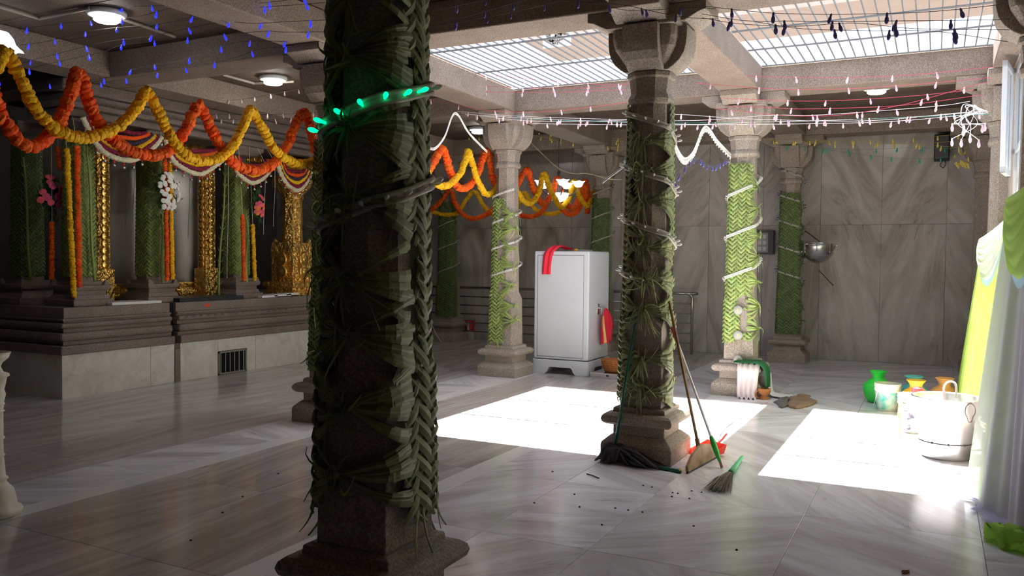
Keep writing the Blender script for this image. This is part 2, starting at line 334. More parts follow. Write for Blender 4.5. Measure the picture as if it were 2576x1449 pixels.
# back wall, marble slabs book-matched in pairs
wb = struct(MB().box(XL, XR + .3, YB, YB + .2, -.16, ZT).build('wall_back', 'grout'))
jx = [-13, -12.1, -11.2, -10.3, -9.4, -8.5, -7.6, -6.7, -5.8, -4.87, -3.94, -3.35, -2.48, -1.61, -.74, .13, .62]
for i in range(len(jx) - 1):
    for z0, z1 in ((0, 2.09), (2.09, ZT)):
        hx, hz = (jx[i + 1] - jx[i]) / 2 - .002, (z1 - z0) / 2 - .002
        t = MB().box(-hx, hx, -.012, .012, -hz, hz).build('wall_slab', 'wall_marble', wb, bevel=.0015)
        t.location = ((jx[i] + jx[i + 1]) / 2, YB - .006, (z0 + z1) / 2)
        up_ = z0 > 1; pr = (i + 1) // 2
        t.scale = (1 if i % 2 else -1, 1, 1); t.color = ((.09 if up_ else .03) + .01 * (pr % 3), (pr * .37 + up_ * .5) % 1, (pr * .61) % 1, 1)
# other walls of the hall
wlft = struct(MB().box(XL - .2, XL, YF, YB + .2, -.16, ZT).build('wall_left', 'shrine_wall'))
wf = struct(MB().box(XL - .2, XR + .3, YF - .2, YF, -.16, ZT).build('wall_front', 'shrine_wall'))
wr = MB()
WY0, WY1, WZ0, WZ1 = 6.75, 9.30, 1.93, 3.36
wr.box(XR, XR + .3, YF, WY0, -.16, ZT).box(XR, XR + .3, WY1, YB + .2, -.16, ZT).box(XR, XR + .3, WY0, WY1, -.16, WZ0).box(XR, XR + .3, WY0, WY1, WZ1, ZT)
wr = struct(wr.build('wall_right', 'granite_pale'))
win = MB()
for y0, y1 in ((WY0, WY0 + .06), (7.98, 8.05), (WY1 - .06, WY1)): win.box(XR + .02, XR + .09, y0, y1, WZ0, WZ1)
for z0, z1 in ((WZ0, WZ0 + .06), (WZ1 - .06, WZ1), (2.55, 2.60)): win.box(XR + .02, XR + .09, WY0, WY1, z0, z1)
win = struct(win.build('window_1', 'window_frame', bevel=.004))
for y0, y1 in ((WY0 + .06, 7.98), (8.05, WY1 - .06)):
    MB().box(XR + .045, XR + .055, y0, y1, 2.6, WZ1 - .06).build('pane', 'pane', win)
    MB().box(XR + .04, XR + .06, y0, y1, WZ0 + .06, 2.55).build('panel', 'window_frame', win)
# casement standing open into the hall
sash = put('open_sash', None, win, (0, 0, 0))
s1 = MB()
for a, b, c, d in ((0, .05, 0, 1.0), (.45, .50, 0, 1.0), (0, .5, 0, .05), (0, .5, .95, 1.0)): s1.box(-.02, .02, -b, -a, c, d)
s1 = s1.build('sash_frame', 'window_frame', win); p1 = MB().box(-.004, .004, -.45, -.05, .05, .95).build('sash_pane', 'pane', win)
for o in (s1, p1): o.location = (XR - .02, 9.2, 2.33); o.rotation_euler = (0, 0, -.17)
bpy.data.objects.remove(sash)

# ceiling: stone slabs on beams, two bays left open under gratings
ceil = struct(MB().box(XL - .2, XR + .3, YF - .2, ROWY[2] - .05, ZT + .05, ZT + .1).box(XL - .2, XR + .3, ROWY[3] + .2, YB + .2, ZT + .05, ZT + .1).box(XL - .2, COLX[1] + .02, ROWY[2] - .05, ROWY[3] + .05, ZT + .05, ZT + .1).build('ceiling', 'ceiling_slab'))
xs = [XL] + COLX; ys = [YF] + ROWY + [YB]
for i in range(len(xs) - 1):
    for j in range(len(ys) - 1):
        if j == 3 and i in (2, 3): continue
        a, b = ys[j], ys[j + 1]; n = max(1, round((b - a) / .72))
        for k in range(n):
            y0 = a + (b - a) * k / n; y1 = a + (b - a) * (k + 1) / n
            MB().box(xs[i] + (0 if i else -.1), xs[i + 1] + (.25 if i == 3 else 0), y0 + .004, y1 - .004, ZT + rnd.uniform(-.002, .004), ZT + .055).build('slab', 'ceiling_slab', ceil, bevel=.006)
for y in ROWY:                                                     # beams along the rows, jointed over the pillars
    cuts = [XL - .1] + COLX[:3] + [XR + .28]
    for a, b in zip(cuts, cuts[1:]): MB().box(a + .002, b - .002, y - BW, y + BW, ZB, ZT).build('beam', 'ceiling_stone', ceil, bevel=.012)
for x in COLX:
    for a, b in zip([YF - .1] + [r + BW for r in ROWY], [r - BW for r in ROWY] + [YB + .1]):
        if b - a > .05: MB().box(x - BW, x + BW, a + .002, b - .002, ZB, ZT).build('beam', 'ceiling_stone', ceil, bevel=.012)
# skylight gratings
for label, x0, x1, ny in (('flat steel bar grating over the open bay beside the orange garlands', COLX[1] + BW, COLX[2] - BW, 2), ('flat steel bar grating over the open bay beside the white window', COLX[2] + BW, COLX[3] - BW, 3)):
    y0, y1 = ROWY[2] + BW, ROWY[3] - BW
    g = thing('skylight_grating', label, 'grating', ((x0 + x1) / 2, (y0 + y1) / 2, ZT))
    n = round((x1 - x0) / .098); bm = MB().box(-.006, .006, -(y1 - y0) / 2, (y1 - y0) / 2, -.006, .006).mesh('bar', 'bar_grey')
    for k in range(n): put('bar', bm, g, (x0 + (k + .5) * (x1 - x0) / n - (x0 + x1) / 2, 0, .012))
    for k in range(ny + 2):
        y = y0 + .02 + (y1 - y0 - .04) * k / (ny + 1); MB().box(x0, x1, y - .018, y + .018, ZT - .008, ZT + .002).build('cross_bar', 'bar_grey', g)

# pillars ----------------------------------------------------------------------------------
def shaft_h(z):
    if z < 1.06: return .163 - .010 * (z - .39) / .67
    return .150 - .022 * (z - 1.06) / 1.66
def make_pillar(m):
    root = thing('stone_pillar', '', 'pillar')
    prof = [(0, .275), (.115, .275), (.135, .268), (.165, .235), (.185, .212), (.19, .2), (.265, .2), (.268, .245), (.285, .268), (.31, .277), (.335, .268), (.352, .245), (.358, .205), (.39, .2), (.40, .175)]
    MB().loft([sq(h, z, .004) for z, h in prof]).build('plinth', m, root, bevel=.004)
    rs = [sq(shaft_h(.39), .39, .004), sq(shaft_h(1.0), 1.0, .004)] + [sq(shaft_h(z), z, shaft_h(z) * .56) for z in (1.09, 1.6, 2.2, 2.68)]
    MB().loft(rs).build('shaft', m, root)
    MB().loft([sq(h, z, h * .5) for z, h in ((2.68, .125), (2.69, .148), (2.72, .158), (2.75, .148), (2.765, .138), (2.87, .150), (2.885, .165), (2.915, .165), (2.925, .14))]).build('neck', m, root)
    c = MB(); arc = [(0, 2.92), (.165, 2.92), (.205, 2.945), (.25, 2.985), (.285, 3.04), (.30, 3.10), (.305, 3.17), (.305, 3.235), (0, 3.235)]
    for s in (1, -1):
        c.prism(arc, lambda u, v, d, s=s: (s * u, d, v), -.135, .135); c.prism(arc, lambda u, v, d, s=s: (d, s * u, v), -.135, .135)
    c.loft([sq(h, z, .03) for z, h in ((2.95, .15), (3.02, .19), (3.08, .225), (3.15, .24), (3.235, .24))])
    c.build('capital', m, root, bevel=.008)
    b = MB(); b.box(-.27, .27, -.27, .27, 3.225, 3.28)
    arm = [(0, 3.25), (.30, 3.25), (.335, 3.265), (.40, 3.30), (.455, 3.315), (.455, ZB), (0, ZB)]
    for s in (1, -1):
        b.prism(arm, lambda u, v, d, s=s: (s * u, d, v), -.19, .19); b.prism(arm, lambda u, v, d, s=s: (d, s * u, v), -.19, .19)
    b.build('bracket', m, root, bevel=.006)
    return root
def dup(root, loc, label, group=None):
    r = root.copy(); col.objects.link(r); r.location = loc; r['label'] = label
    if group: r['group'] = group
    for ch in root.children:
        c = ch.copy(); col.objects.link(c); c.parent = r
    return r
P = {}
proto = make_pillar('granite'); proto.location = (COLX[2], ROWY[1], 0)
proto['label'] = 'granite pillar under dried palm matting, circled by a rope light with glowing green bulbs'; P['P1'] = proto
P['P2'] = dup(proto, (COLX[2], ROWY[2], 0), 'granite pillar between the two skylights with mop and squeegee leaning on it')
P['P4'] = dup(proto, (COLX[2], ROWY[3], 0), 'granite pillar with round lamps on its shaft and a pink cloth over its base')
P['P5'] = dup(proto, (COLX[2], ROWY[4], 0), 'granite pillar against the marble wall beside the hanging steel drum')
P['P0'] = dup(proto, (COLX[1], ROWY[2], 0), 'granite pillar half hidden behind the pillar with glowing green bulbs')
P['P3'] = dup(proto, (COLX[1], ROWY[3], 0), 'granite pillar next to the grey steel cupboard, orange garlands passing behind it')
P['P6'] = dup(proto, (COLX[1], ROWY[4], 0), 'granite pillar against the back wall behind the grey steel cupboard')
P['P7'] = dup(proto, (COLX[0], ROWY[4], 0), 'granite pillar at the end of the steel railing by the red paint tin')
P['P8'] = dup(proto, (.60, ROWY[3], 0), 'pale granite pilaster beside the white framed window')
P['P9'] = dup(proto, (.60, ROWY[2], 0), 'granite pilaster that the lime swag and lavender curtain are tied to')
P['P10'] = dup(proto, (.60, ROWY[4], 0), 'granite pilaster in the wall corner near the black loudspeaker')

# ================================================================ PALM MATTING
def wrap(c, u, z, off):
    """point and outward normal on the matted surface round a pillar; u in turns: 0 = +x face, .25 = +y, .5 = -x, .75 = -y"""
    h = shaft_h(max(z, .4)) + off; n = 7.0 if z < 1.1 else 4.2
    a = 2 * math.pi * u; cs, sn = math.cos(a), math.sin(a)
    r = h / (abs(cs) ** n + abs(sn) ** n) ** (1 / n)
    nx, ny = math.copysign(abs(cs) ** (n - 1), cs), math.copysign(abs(sn) ** (n - 1), sn); l = math.hypot(nx, ny)
    return Vector((c[0] + r * cs, c[1] + r * sn, z)), Vector((nx / l, ny / l, 0))
def smooth_sq(t):                       # over two, under two
    t = t % 4.0
    return math.sin((t - .0) * math.pi / 2)
def palm_mat(label, c, u0, u1, z0, z1, m, seed, ties=None, pitch=.034, off=.016, edge=None, holes=(), flare=0, tw=1.0, group='woven palm mats tied round the pillars'):
    r = random.Random(seed)
    root = thing('woven_palm_mat', label, 'palm mat', (c[0], c[1], z0), group)
    per = 2 * math.pi * .155 * 1.10; sl, sr = u0 * per, u1 * per; W = sr - sl; vs = pitch * 1.414
    strips = []
    for d in (1, -1):
        k0 = int(math.floor((z0 - W) / vs)) - 1; k1 = int(math.ceil((z1 + W) / vs)) + 1
        for k in range(k0, k1):
            pts = []; nr = []; n = max(4, int(W / (vs / 2) * 2) + 1)
            zc = k * vs + (r.uniform(-.08, .08) * vs)
            for i in range(n + 1):
                s = W * i / n; z = zc + (s if d > 0 else W - s)
                if z < z0 + (0 if not edge else edge(s / W, 0)) or z > z1 - (0 if not edge else edge(s / W, 1)): continue
                other = (z - ((W - s) if d > 0 else s)) / vs
                ph = (k - other) if d > 0 else (other - k)
                skip = False
                for (hu0, hu1, hz0, hz1) in holes:
                    if hu0 < s / W < hu1 and hz0 < z < hz1 and r.random() < .93: skip = True
                a = .0065 * smooth_sq(ph) * d
                p, q = wrap(c, (sl + s) / per, z, off + a + .006)
                pts.append(None if skip else p); nr.append(q)
            run = []; rn = []
            for p, q in list(zip(pts, nr)) + [(None, None)]:
                if p is None:
                    if len(run) > 3:
                        ww = pitch * r.uniform(.38, .46); L = len(run)
                        strips.append((run, [ww * min(1, .35 + min(t, L - 1 - t) * .3) for t in range(L)], rn))
                    run = []; rn = []
                else: run.append(p); rn.append(q)
    strips.sort(key=lambda t: -len(t[0]))
    for run, ww, rn in strips[:300]: MB().ribbon(run, ww, rn, .0055).build('leaflet', m, root)
    if len(strips) > 300:
        b = MB()
        for run, ww, rn in strips[300:]: b.ribbon(run, ww, rn, .0055)
        b.build('leaflet_ends', m, root)['kind'] = 'stuff'
    if ties:
        uk, um, zs, nl, tm, tail = ties          # knot line, mat edge the leaves come from, heights, leaves per knot
        b = MB()
        for zk in zs:
            zk += r.uniform(-.05, .05); uk = ties[0] + r.uniform(-.022, .022)
            for j in range(nl):
                zz = zk + r.uniform(-.15, .15); ue = um + (um - uk) * r.uniform(.02, .22); n = 8; pts = []; nr = []
                lift = r.uniform(.006, .022)
                for i in range(n + 1):
                    t = i / n; e = t * t * (3 - 2 * t); u = ue + (uk - ue) * t; z = zz + (zk - zz) * e + r.uniform(-.003, .003)
                    p, q = wrap(c, u, z, off + .010 + lift * math.sin(math.pi * t)); pts.append(p); nr.append(q)
                w0 = r.uniform(.008, .016) * tw
                MB().ribbon(pts, [w0 * (1 - .75 * i / n) for i in range(n + 1)], nr, .003).build('tie_leaf', m, root)
            for j in range(tail):            # loose tips past the knot
                du = r.uniform(-.09, .09); dz = r.uniform(-.20, .10); n = 7; pts = []; nr = []; lf = r.uniform(.012, .06); bend = r.uniform(-.06, .06); cv = r.uniform(-.03, .03)
                for i in range(n + 1):
                    t = i / n; p, q = wrap(c, uk + du * t + cv * t * t, zk + dz * t * t + bend * math.sin(math.pi * t), off + .012 + lf * math.sin(2.2 * t)); pts.append(p); nr.append((q + Vector((0, 0, r.uniform(-.2, .4)))).normalized())
                MB().ribbon(pts, [max(.0012, .0085 * min(tw, 1.25) * (1 - .85 * i / n)) for i in range(n + 1)], nr, .003).build('tie_leaf', tm if r.random() < .3 else m, root)
    if flare:                               # loose leaf ends spread at the foot
        for j in range(flare):
            u = u0 + (u1 - u0) * r.random(); du = r.uniform(-.05, .05); pts = []; nr = []; L = r.uniform(.08, .2); n = 5; lf = r.uniform(.0, .05)
            for i in range(n + 1):
                t = i / n; p, q = wrap(c, u + du * t, z0 + .06 - L * t, off + .012 + lf * t * t); pts.append(p); nr.append(q)
            MB().ribbon(pts, [.012 * (1 - .6 * i / n) for i in range(n + 1)], nr, .002).build('tie_leaf', m, root)
    return root
def cxy(k): return (P[k].location.x, P[k].location.y)
def zlist(a, b, n): return [a + (b - a) * i / (n - 1) for i in range(n)]
palm_mat('dried olive palm mat knotted across the pillar with glowing green bulbs', cxy('P1'), -.065, .62, .47, 3.3, 'leaf_old', 11,
         ties=(-.27, -.05, zlist(.66, 2.75, 9), 13, 'leaf_old', 10), pitch=.05, off=.024, flare=14, tw=1.7,
         edge=lambda s, t: (.0 if t else max(0, .10 * (s - .3))), holes=((0, .10, 1.2, 1.6), (0, .09, .92, 1.12), (0, .08, 1.9, 2.3)))
palm_mat('dried palm leaves knotted round the free side of the glowing-green-bulb pillar', cxy('P1'), .55, .66, .5, 3.2, 'leaf_old', 12, ties=(.74, .655, zlist(.66, 2.75, 9), 8, 'leaf_tip', 4), pitch=.05, off=.024, tw=1.7)
palm_mat('dried olive palm mat with bunched knots on the pillar the mop leans on', cxy('P2'), -.02, .62, .42, 2.70, 'leaf_old', 21,
         ties=(-.235, .0, zlist(.55, 2.45, 8), 20, 'leaf_tip', 18), off=.018, tw=1.6, holes=((0, .22, 1.38, 1.55), (0, .2, 1.12, 1.3), (0, .3, .62, .82), (0, .25, .42, .55)))
palm_mat('dried palm leaves tied at the back of the pillar the mop leans on', cxy('P2'), .52, .665, .45, 2.55, 'leaf_old', 22, ties=(.75, .66, zlist(.55, 2.45, 8), 10, 'leaf_tip', 9), off=.020, tw=1.5)
palm_mat('fresh green palm mat with knots down one side, on the pillar next to the cupboard', cxy('P3'), .34, .80, .42, 2.30, 'leaf_fresh', 31,
         ties=(.91, .775, zlist(.72, 2.1, 7), 13, 'leaf_pale', 7), off=.016, flare=16, holes=((.80, 1, 1.5, 1.75), (.84, 1, 1.05, 1.2), (.84, 1, 1.9, 2.2)))
palm_mat('bright green palm mat on the pillar with the pink cloth over its base', cxy('P4'), .38, .875, .58, 2.62, 'leaf_fresh', 41,
         ties=(.935, .84, zlist(.72, 2.35, 7), 14, 'leaf_pale', 7), off=.016, holes=((.78, 1, .72, .95), (.72, 1, 1.0, 1.12), (.7, 1, .5, .62)))
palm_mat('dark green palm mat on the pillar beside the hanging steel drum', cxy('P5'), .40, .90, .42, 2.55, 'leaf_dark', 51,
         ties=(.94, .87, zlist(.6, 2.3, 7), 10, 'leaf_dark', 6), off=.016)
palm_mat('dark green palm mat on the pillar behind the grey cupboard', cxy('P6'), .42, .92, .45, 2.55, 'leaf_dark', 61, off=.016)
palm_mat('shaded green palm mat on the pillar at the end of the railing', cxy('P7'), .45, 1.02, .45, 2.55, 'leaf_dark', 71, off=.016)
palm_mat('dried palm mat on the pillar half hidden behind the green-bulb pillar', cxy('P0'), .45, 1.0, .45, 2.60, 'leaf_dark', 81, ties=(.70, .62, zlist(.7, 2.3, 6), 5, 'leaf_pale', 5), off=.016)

# ================================================================ LIGHTS ON CORDS
bulb_me = {}
def bulb_mesh(m, base='bulb_base'):
    if m not in bulb_me:
        b = MB(); b.lathe([(.0025, .004), (.0045, 0), (.0050, -.006), (.0050, -.012), (.0075, -.017), (.0085, -.026), (.0075, -.034), (.004, -.040), (.0008, -.042)], n=8)
        me = b.mesh('bulb', m, smooth=True); bulb_me[m] = me
    return bulb_me[m]
def string_light(label, plane, pts, bm, cm, step=.21, bs=1.0, r=.0022, name='string_light', group='strings of small lights', cat='string light', jitter=.25, seed=0):
    ax, val = plane; rr = random.Random(seed + len(pts) * 7 + int(abs(pts[0][0])))
    P3 = [gy(a, b, val) if ax == 'y' else gx(a, b, val) for a, b in pts]
    sp = spline(P3, 8); root = thing(name, label, cat, sp[0], group)
    MB().tube(sp, r, 4).build('cord', cm, root)
    for p, t in along(sp, step):
        p = p + t * rr.uniform(-.5, .5) * step * jitter
        q = Vector((0, 0, 1)).rotation_difference(Vector((rr.uniform(-.3, .3), rr.uniform(-.3, .3), 1)).normalized())
        put('bulb', bulb_mesh(bm), root, p - org(root), q, bs * rr.uniform(.9, 1.1))
    return root
BL = [[(-30, 30), (244, 20), (449, 13), (557, 14), (672, 6), (800, -10)], [(-30, 85), (160, 59), (325, 45), (417, 24), (560, -10)],
      [(-30, 120), (95, 108), (244, 75), (401, 61), (487, 42), (640, 20), (737, 13), (830, 5)], [(-30, 180), (130, 139), (251, 108), (331, 97), (404, 86), (552, 57), (643, 59), (729, 54), (830, 50)],
      [(-30, 215), (78, 172), (194, 145), (264, 129), (331, 110), (633, 81), (721, 81), (830, 80)]]
for i, pt in enumerate(BL): string_light('string of small blue lights under the stone ceiling above the shrine garlands', ('y', 5.0), pt, 'bulb_blue_lit', 'cord_dark', .42, 1.25, group='blue light strings above the shrine', seed=i)
for i, pt in enumerate([[(100, 212), (223, 208), (320, 178), (379, 165), (449, 154), (516, 133), (583, 109), (653, 103), (724, 105)], [(220, 212), (280, 205), (455, 173), (522, 162), (594, 144), (662, 122), (740, 118)]]):
    string_light('string of small blue lights in front of the dark ceiling beam', ('y', 5.4), pt, 'bulb_blue_lit', 'cord_dark', .38, 1.2, group='blue light strings at the dark beam', seed=20 + i)
for i, pt in enumerate([[(1040, 37), (1150, 15), (1240, -5)], [(1040, 66), (1147, 48), (1241, 22), (1344, -6)], [(1040, 75), (1126, 62), (1218, 44), (1314, 25), (1414, 1)], [(1414, 1), (1459, 5), (1568, 13), (1640, 28), (1718, 43), (1800, 48)], [(1414, 1), (1520, 12), (1583, 26), (1744, 20), (1800, 22)]]):
    string_light('string of unlit blue lamps before the beam joining the two skylights', ('y', 5.5), pt, 'bulb_blue', 'cord_dark', .25, 1.25, group='blue light strings at the skylight beam', seed=30 + i)
for i, pt in enumerate([[(1766, 15), (1917, 31), (2003, 35), (2128, 36), (2332, 30), (2535, 10)], [(1766, 35), (1873, 52), (1987, 53), (2100, 54), (2321, 52), (2504, 50), (2540, 48)], [(1766, 45), (1862, 60), (2003, 66), (2146, 58), (2300, 72), (2540, 75)], [(1900, 55), (2016, 72), (2178, 77), (2351, 79), (2535, 105)]]):
    string_light('string of dark blue lamps crossing below the grating next to the window', ('y', 5.6), pt, 'bulb_blue', 'cord_dark', .34, 1.5, group='blue light strings below the grating', seed=40 + i)
PK = [[(1042, 187), (1221, 190), (1500, 212), (1583, 210)], [(1042, 206), (1145, 213), (1313, 220), (1488, 221), (1575, 214)], [(1042, 221), (1200, 230), (1400, 232), (1575, 225)], [(1055, 245), (1138, 262), (1230, 278), (1340, 282), (1440, 275), (1575, 258)],
      [(1750, 175), (1828, 188), (1972, 194), (2133, 195), (2300, 188), (2500, 168)], [(1750, 209), (1893, 220), (2002, 225), (2156, 222), (2318, 211), (2494, 195)], [(1815, 247), (2002, 254), (2150, 251), (2299, 241), (2450, 226)],
      [(1830, 267), (1930, 270), (2010, 274), (2146, 271), (2290, 263), (2472, 238)], [(1800, 272), (1970, 290), (2114, 289), (2268, 264), (2440, 217), (2490, 205)]]
for i, pt in enumerate(PK): string_light('pink-corded string of clear pink lamps %s' % ('in the skylight bay before the cupboard' if i < 4 else 'running from pillar to window in the other skylight bay'), ('y', 8.7), pt, 'bulb_pink', 'cord_pink', .42, 1.4, .0028, group='pink-corded light strings ' + ('before the cupboard' if i < 4 else 'towards the window'), seed=50 + i)
WH = [([(1150, 280), (1300, 292), (1575, 301), (1750, 303), (1937, 290), (2066, 289), (2345, 268), (2440, 255)], 'cord_white'), ([(1170, 288), (1385, 300), (1575, 307), (1750, 313), (1890, 307), (2043, 304), (2300, 294), (2470, 280)], 'cord_white'),
      ([(1160, 284), (1330, 304), (1575, 302), (1690, 288), (1880, 299), (2170, 304), (2400, 285), (2475, 280)], 'cord_white'), ([(1340, 311), (1575, 314), (1750, 314), (2050, 311), (2250, 305), (2470, 285)], 'cord_white'),
      ([(1300, 299), (1575, 308), (1750, 309), (2100, 302), (2490, 287)], 'cord_green')]
for i, (pt, cm) in enumerate(WH):
    string_light('taut %s-corded string of clear lamps from wall to pillar below the pink ones' % ('white' if cm == 'cord_white' else 'green'), ('y', 8.8), pt, 'bulb_pink', cm, .36, 1.35, .0032, group='%s light strings pulled taut' % cm[5:], seed=70 + i)
for i, pt in enumerate([[(1345, 330), (1420, 337), (1510, 345), (1575, 350)], [(1345, 328), (1450, 345), (1575, 357)], [(1100, 300), (1250, 320), (1400, 352), (1560, 372)], [(1050, 320), (1200, 345), (1400, 345), (1560, 362)]]):
    string_light('string of small yellow lamps in the shade behind the cupboard', ('y', 12.85), pt, 'bulb_yellow', 'cord_yellow', .20, 1.6, .003, group='yellow light strings above the cupboard', seed=80 + i)
for i, pt in enumerate([[(1922, 350), (2010, 355), (2150, 353), (2300, 347), (2440, 335)], [(1930, 352), (2100, 360), (2300, 362), (2450, 350)], [(1930, 349), (2050, 352), (2200, 358), (2440, 372)]]):
    string_light('string of small yellow lamps before the marble wall under the loudspeaker', ('y', 12.85), pt, 'bulb_yellow', 'cord_yellow', .27, 1.6, .003, group='yellow light strings at the marble wall', seed=90 + i)
for i, pt in enumerate([[(1950, 365), (2140, 376), (2300, 372), (2440, 376)], [(2050, 372), (2200, 392), (2330, 400), (2420, 385)]]):
    string_light('string of small green lamps hanging lowest before the marble wall', ('y', 12.85), pt, 'bulb_green', 'cord_green', .3, 1.5, .0022, group='green light strings at the marble wall', seed=95 + i)
for i, pt in enumerate([[(400, 265), (525, 256), (605, 250), (680, 238), (760, 224), (800, 220)], [(400, 285), (585, 288), (690, 288), (800, 283)], [(540, 300), (660, 303), (730, 298), (800, 308)]]):
    string_light('string of small pink lamps in front of the stone eave of the shrine', ('y', 7.6), pt, 'bulb_pink', 'cord_dark', .22, 1.3, group='pink light strings at the shrine eave', seed=100 + i)
string_light('dark string of small blue lamps sagging between pillar and marble wall', ('x', -1.86), [(1692, 470), (1720, 425), (1750, 397), (1790, 418), (1832, 402)], 'bulb_blue', 'cord_dark', .16, 1.2, seed=110, group='loose blue lamp string')

# rope lights wound round the pillars
def rope_helix(label, c, zs, rise, turns, um, m, bm, w=.016, off=.034, step=.085, bs=1.0, group='rope lights wound round pillars'):
    pts = []; n = int(turns * 40)
    for i in range(n + 1):
        t = i / n * turns; p, q = wrap(c, um + t, zs + rise * t, off); pts.append(p)
    root = thing('rope_light', label, 'rope light', pts[0], group)
    nr = [wrap(c, um + i / n * turns, zs + rise * i / n * turns, off)[1] for i in range(n + 1)]
    for s in (-1, 1): MB().tube([p + Vector((0, 0, s * w * .62)) for p in pts], w * .42, 5).build('cord', m, root, smooth=True)
    MB().ribbon(pts, w * .7, nr, .002).build('band', m, root)
    for k, (p, t) in enumerate(along(pts, step)):
        v = Vector((p.x - c[0], p.y - c[1], 0)).normalized(); q = Vector((0, 0, -1)).rotation_difference((v + Vector((0, 0, .25))).normalized())
        b = bm(p, k) if callable(bm) else bm
        put('bulb', bulb_mesh(b), root, p + v * .004 - org(root), q, bs)
    return root
rope_helix('translucent rope light with glowing green bulbs round the dark palm pillar', cxy('P1'), 1.61, .37, 1.85, .58, 'rope_dull', lambda p, k: 'bulb_green_lit' if p.z > 1.86 and p.y < 2.75 else 'bulb_clear', .026, .046, .09, 1.15)
rope_helix('dull cream rope light winding down the pillar the mop leans on', cxy('P2'), 2.62, -.40, 3.2, .60, 'rope_dull', 'bulb_clear', .021, .042, .085, 1.1)
rope_helix('pinkish rope light wound on the pillar next to the grey cupboard', cxy('P3'), 1.25, .34, 3.4, .50, 'rope_white', 'bulb_base', .013, .032, .11, .5)
rope_helix('bright white rope light in three loops on the bright green palm pillar', cxy('P4'), 1.27, .46, 3.0, .50, 'rope_white', 'rope_white', .018, .034, .05, .7)
rope_helix('rope light with dark blue bulbs on the pillar beside the steel drum', cxy('P5'), 2.95, -.38, 4.6, .46, 'rope_dull', 'bulb_blue', .013, .034, .12, 1.0)
rope_helix('rope light with tiny dark bulbs on the pillar behind the cupboard', cxy('P6'), 1.75, .40, 2.6, .50, 'rope_dull', 'bulb_base', .012, .034, .12, .5)
rope_helix('faint rope light on the pillar at the end of the railing', cxy('P7'), 1.2, .42, 3.0, .50, 'rope_dull', 'bulb_base', .010, .034, .12, .5)
def rope_free(label, pts3, m, bm, w=.012, step=.07, bs=.8, name='rope_light'):
    sp = spline(pts3, 8); root = thing(name, label, 'rope light', sp[0])
    for s in (-1, 1): MB().tube([p + Vector((0, 0, s * w * .6)) for p in sp], w * .45, 5).build('cord', m, root)
    if bm:
        for k, (p, t) in enumerate(along(sp, step)): put('bulb', bulb_mesh(bm), root, p - org(root), None, bs)
    return root
rope_free('bright white rope light dipping between two pillars in the sunlit bay', [gy(a, b, y) for a, b, y in ((1692, 330, 6.4), (1702, 375, 7.0), (1722, 402, 7.6), (1745, 385, 8.1), (1774, 322, 8.6), (1805, 358, 9.1), (1838, 392, 9.5))], 'rope_white', 'bulb_clear', .022, .07, 1.1)
rope_free('pinkish rope light looping down beside the orange garlands', [gx(a, b, -4.78) for a, b in ((1020, 180), (1035, 250), (1043, 305), (1062, 355), (1090, 375), (1118, 345), (1145, 285), (1180, 335), (1225, 382))], 'rope_white', 'bulb_white_lit', .014, .22, .4)
tag(MB().tube(spline([gy(a, b, 11.5) for a, b in ((1275, 315), (1330, 355), (1400, 420), (1440, 436), (1480, 437), (1530, 450), (1565, 452))], 8), .006, 5).build('loose_cable', 'cord_cream'), 'loose cream cable drooping above the grey cupboard', 'cable')
tag(MB().tube(spline([gy(a, b, 6.1) for a, b in ((1590, 405), (1540, 440), (1515, 460))], 6), .008, 5).build('blue_cable', 'cord_white'), 'short pale blue cable leading off the mop pillar', 'cable')
# tangle of spare lamps by the window
tg = thing('lamp_tangle', 'tangled bunch of white wires and clear lamps hung by the window pilaster', 'wire tangle', gy(2470, 290, 8.9))
rr = random.Random(5)
for k in range(9):
    a = gy(2475 + rr.uniform(-8, 12), 283 + rr.uniform(-6, 6), 8.9); b = gy(2395 + rr.uniform(0, 85), 300 + rr.uniform(10, 55), 8.8)
    m1 = gy(2440 + rr.uniform(-20, 20), 268 + rr.uniform(-8, 22), 8.75); m2 = gy(2415 + rr.uniform(-15, 45), 300 + rr.uniform(-8, 15), 8.7)
    MB().tube(spline([a, m1, m2, b], 8), .0035, 4).build('wire', 'cord_white', tg)
    put('bulb', bulb_mesh('bulb_pink'), tg, b - org(tg), None, 1.7)
yt = thing('yellow_lamp_bunch', 'bunch of yellow lamps bundled on the far pilaster', 'lamp bunch', gy(2425, 385, 12.9))
for k in range(16): put('bulb', bulb_mesh('bulb_yellow'), yt, gy(2418 + rr.uniform(-18, 18), 388 + rr.uniform(-14, 26), 12.95) - org(yt), Vector((0, 0, 1)).rotation_difference(Vector((rr.uniform(-1, 1), rr.uniform(-1, 1), 1)).normalized()), 1.8)

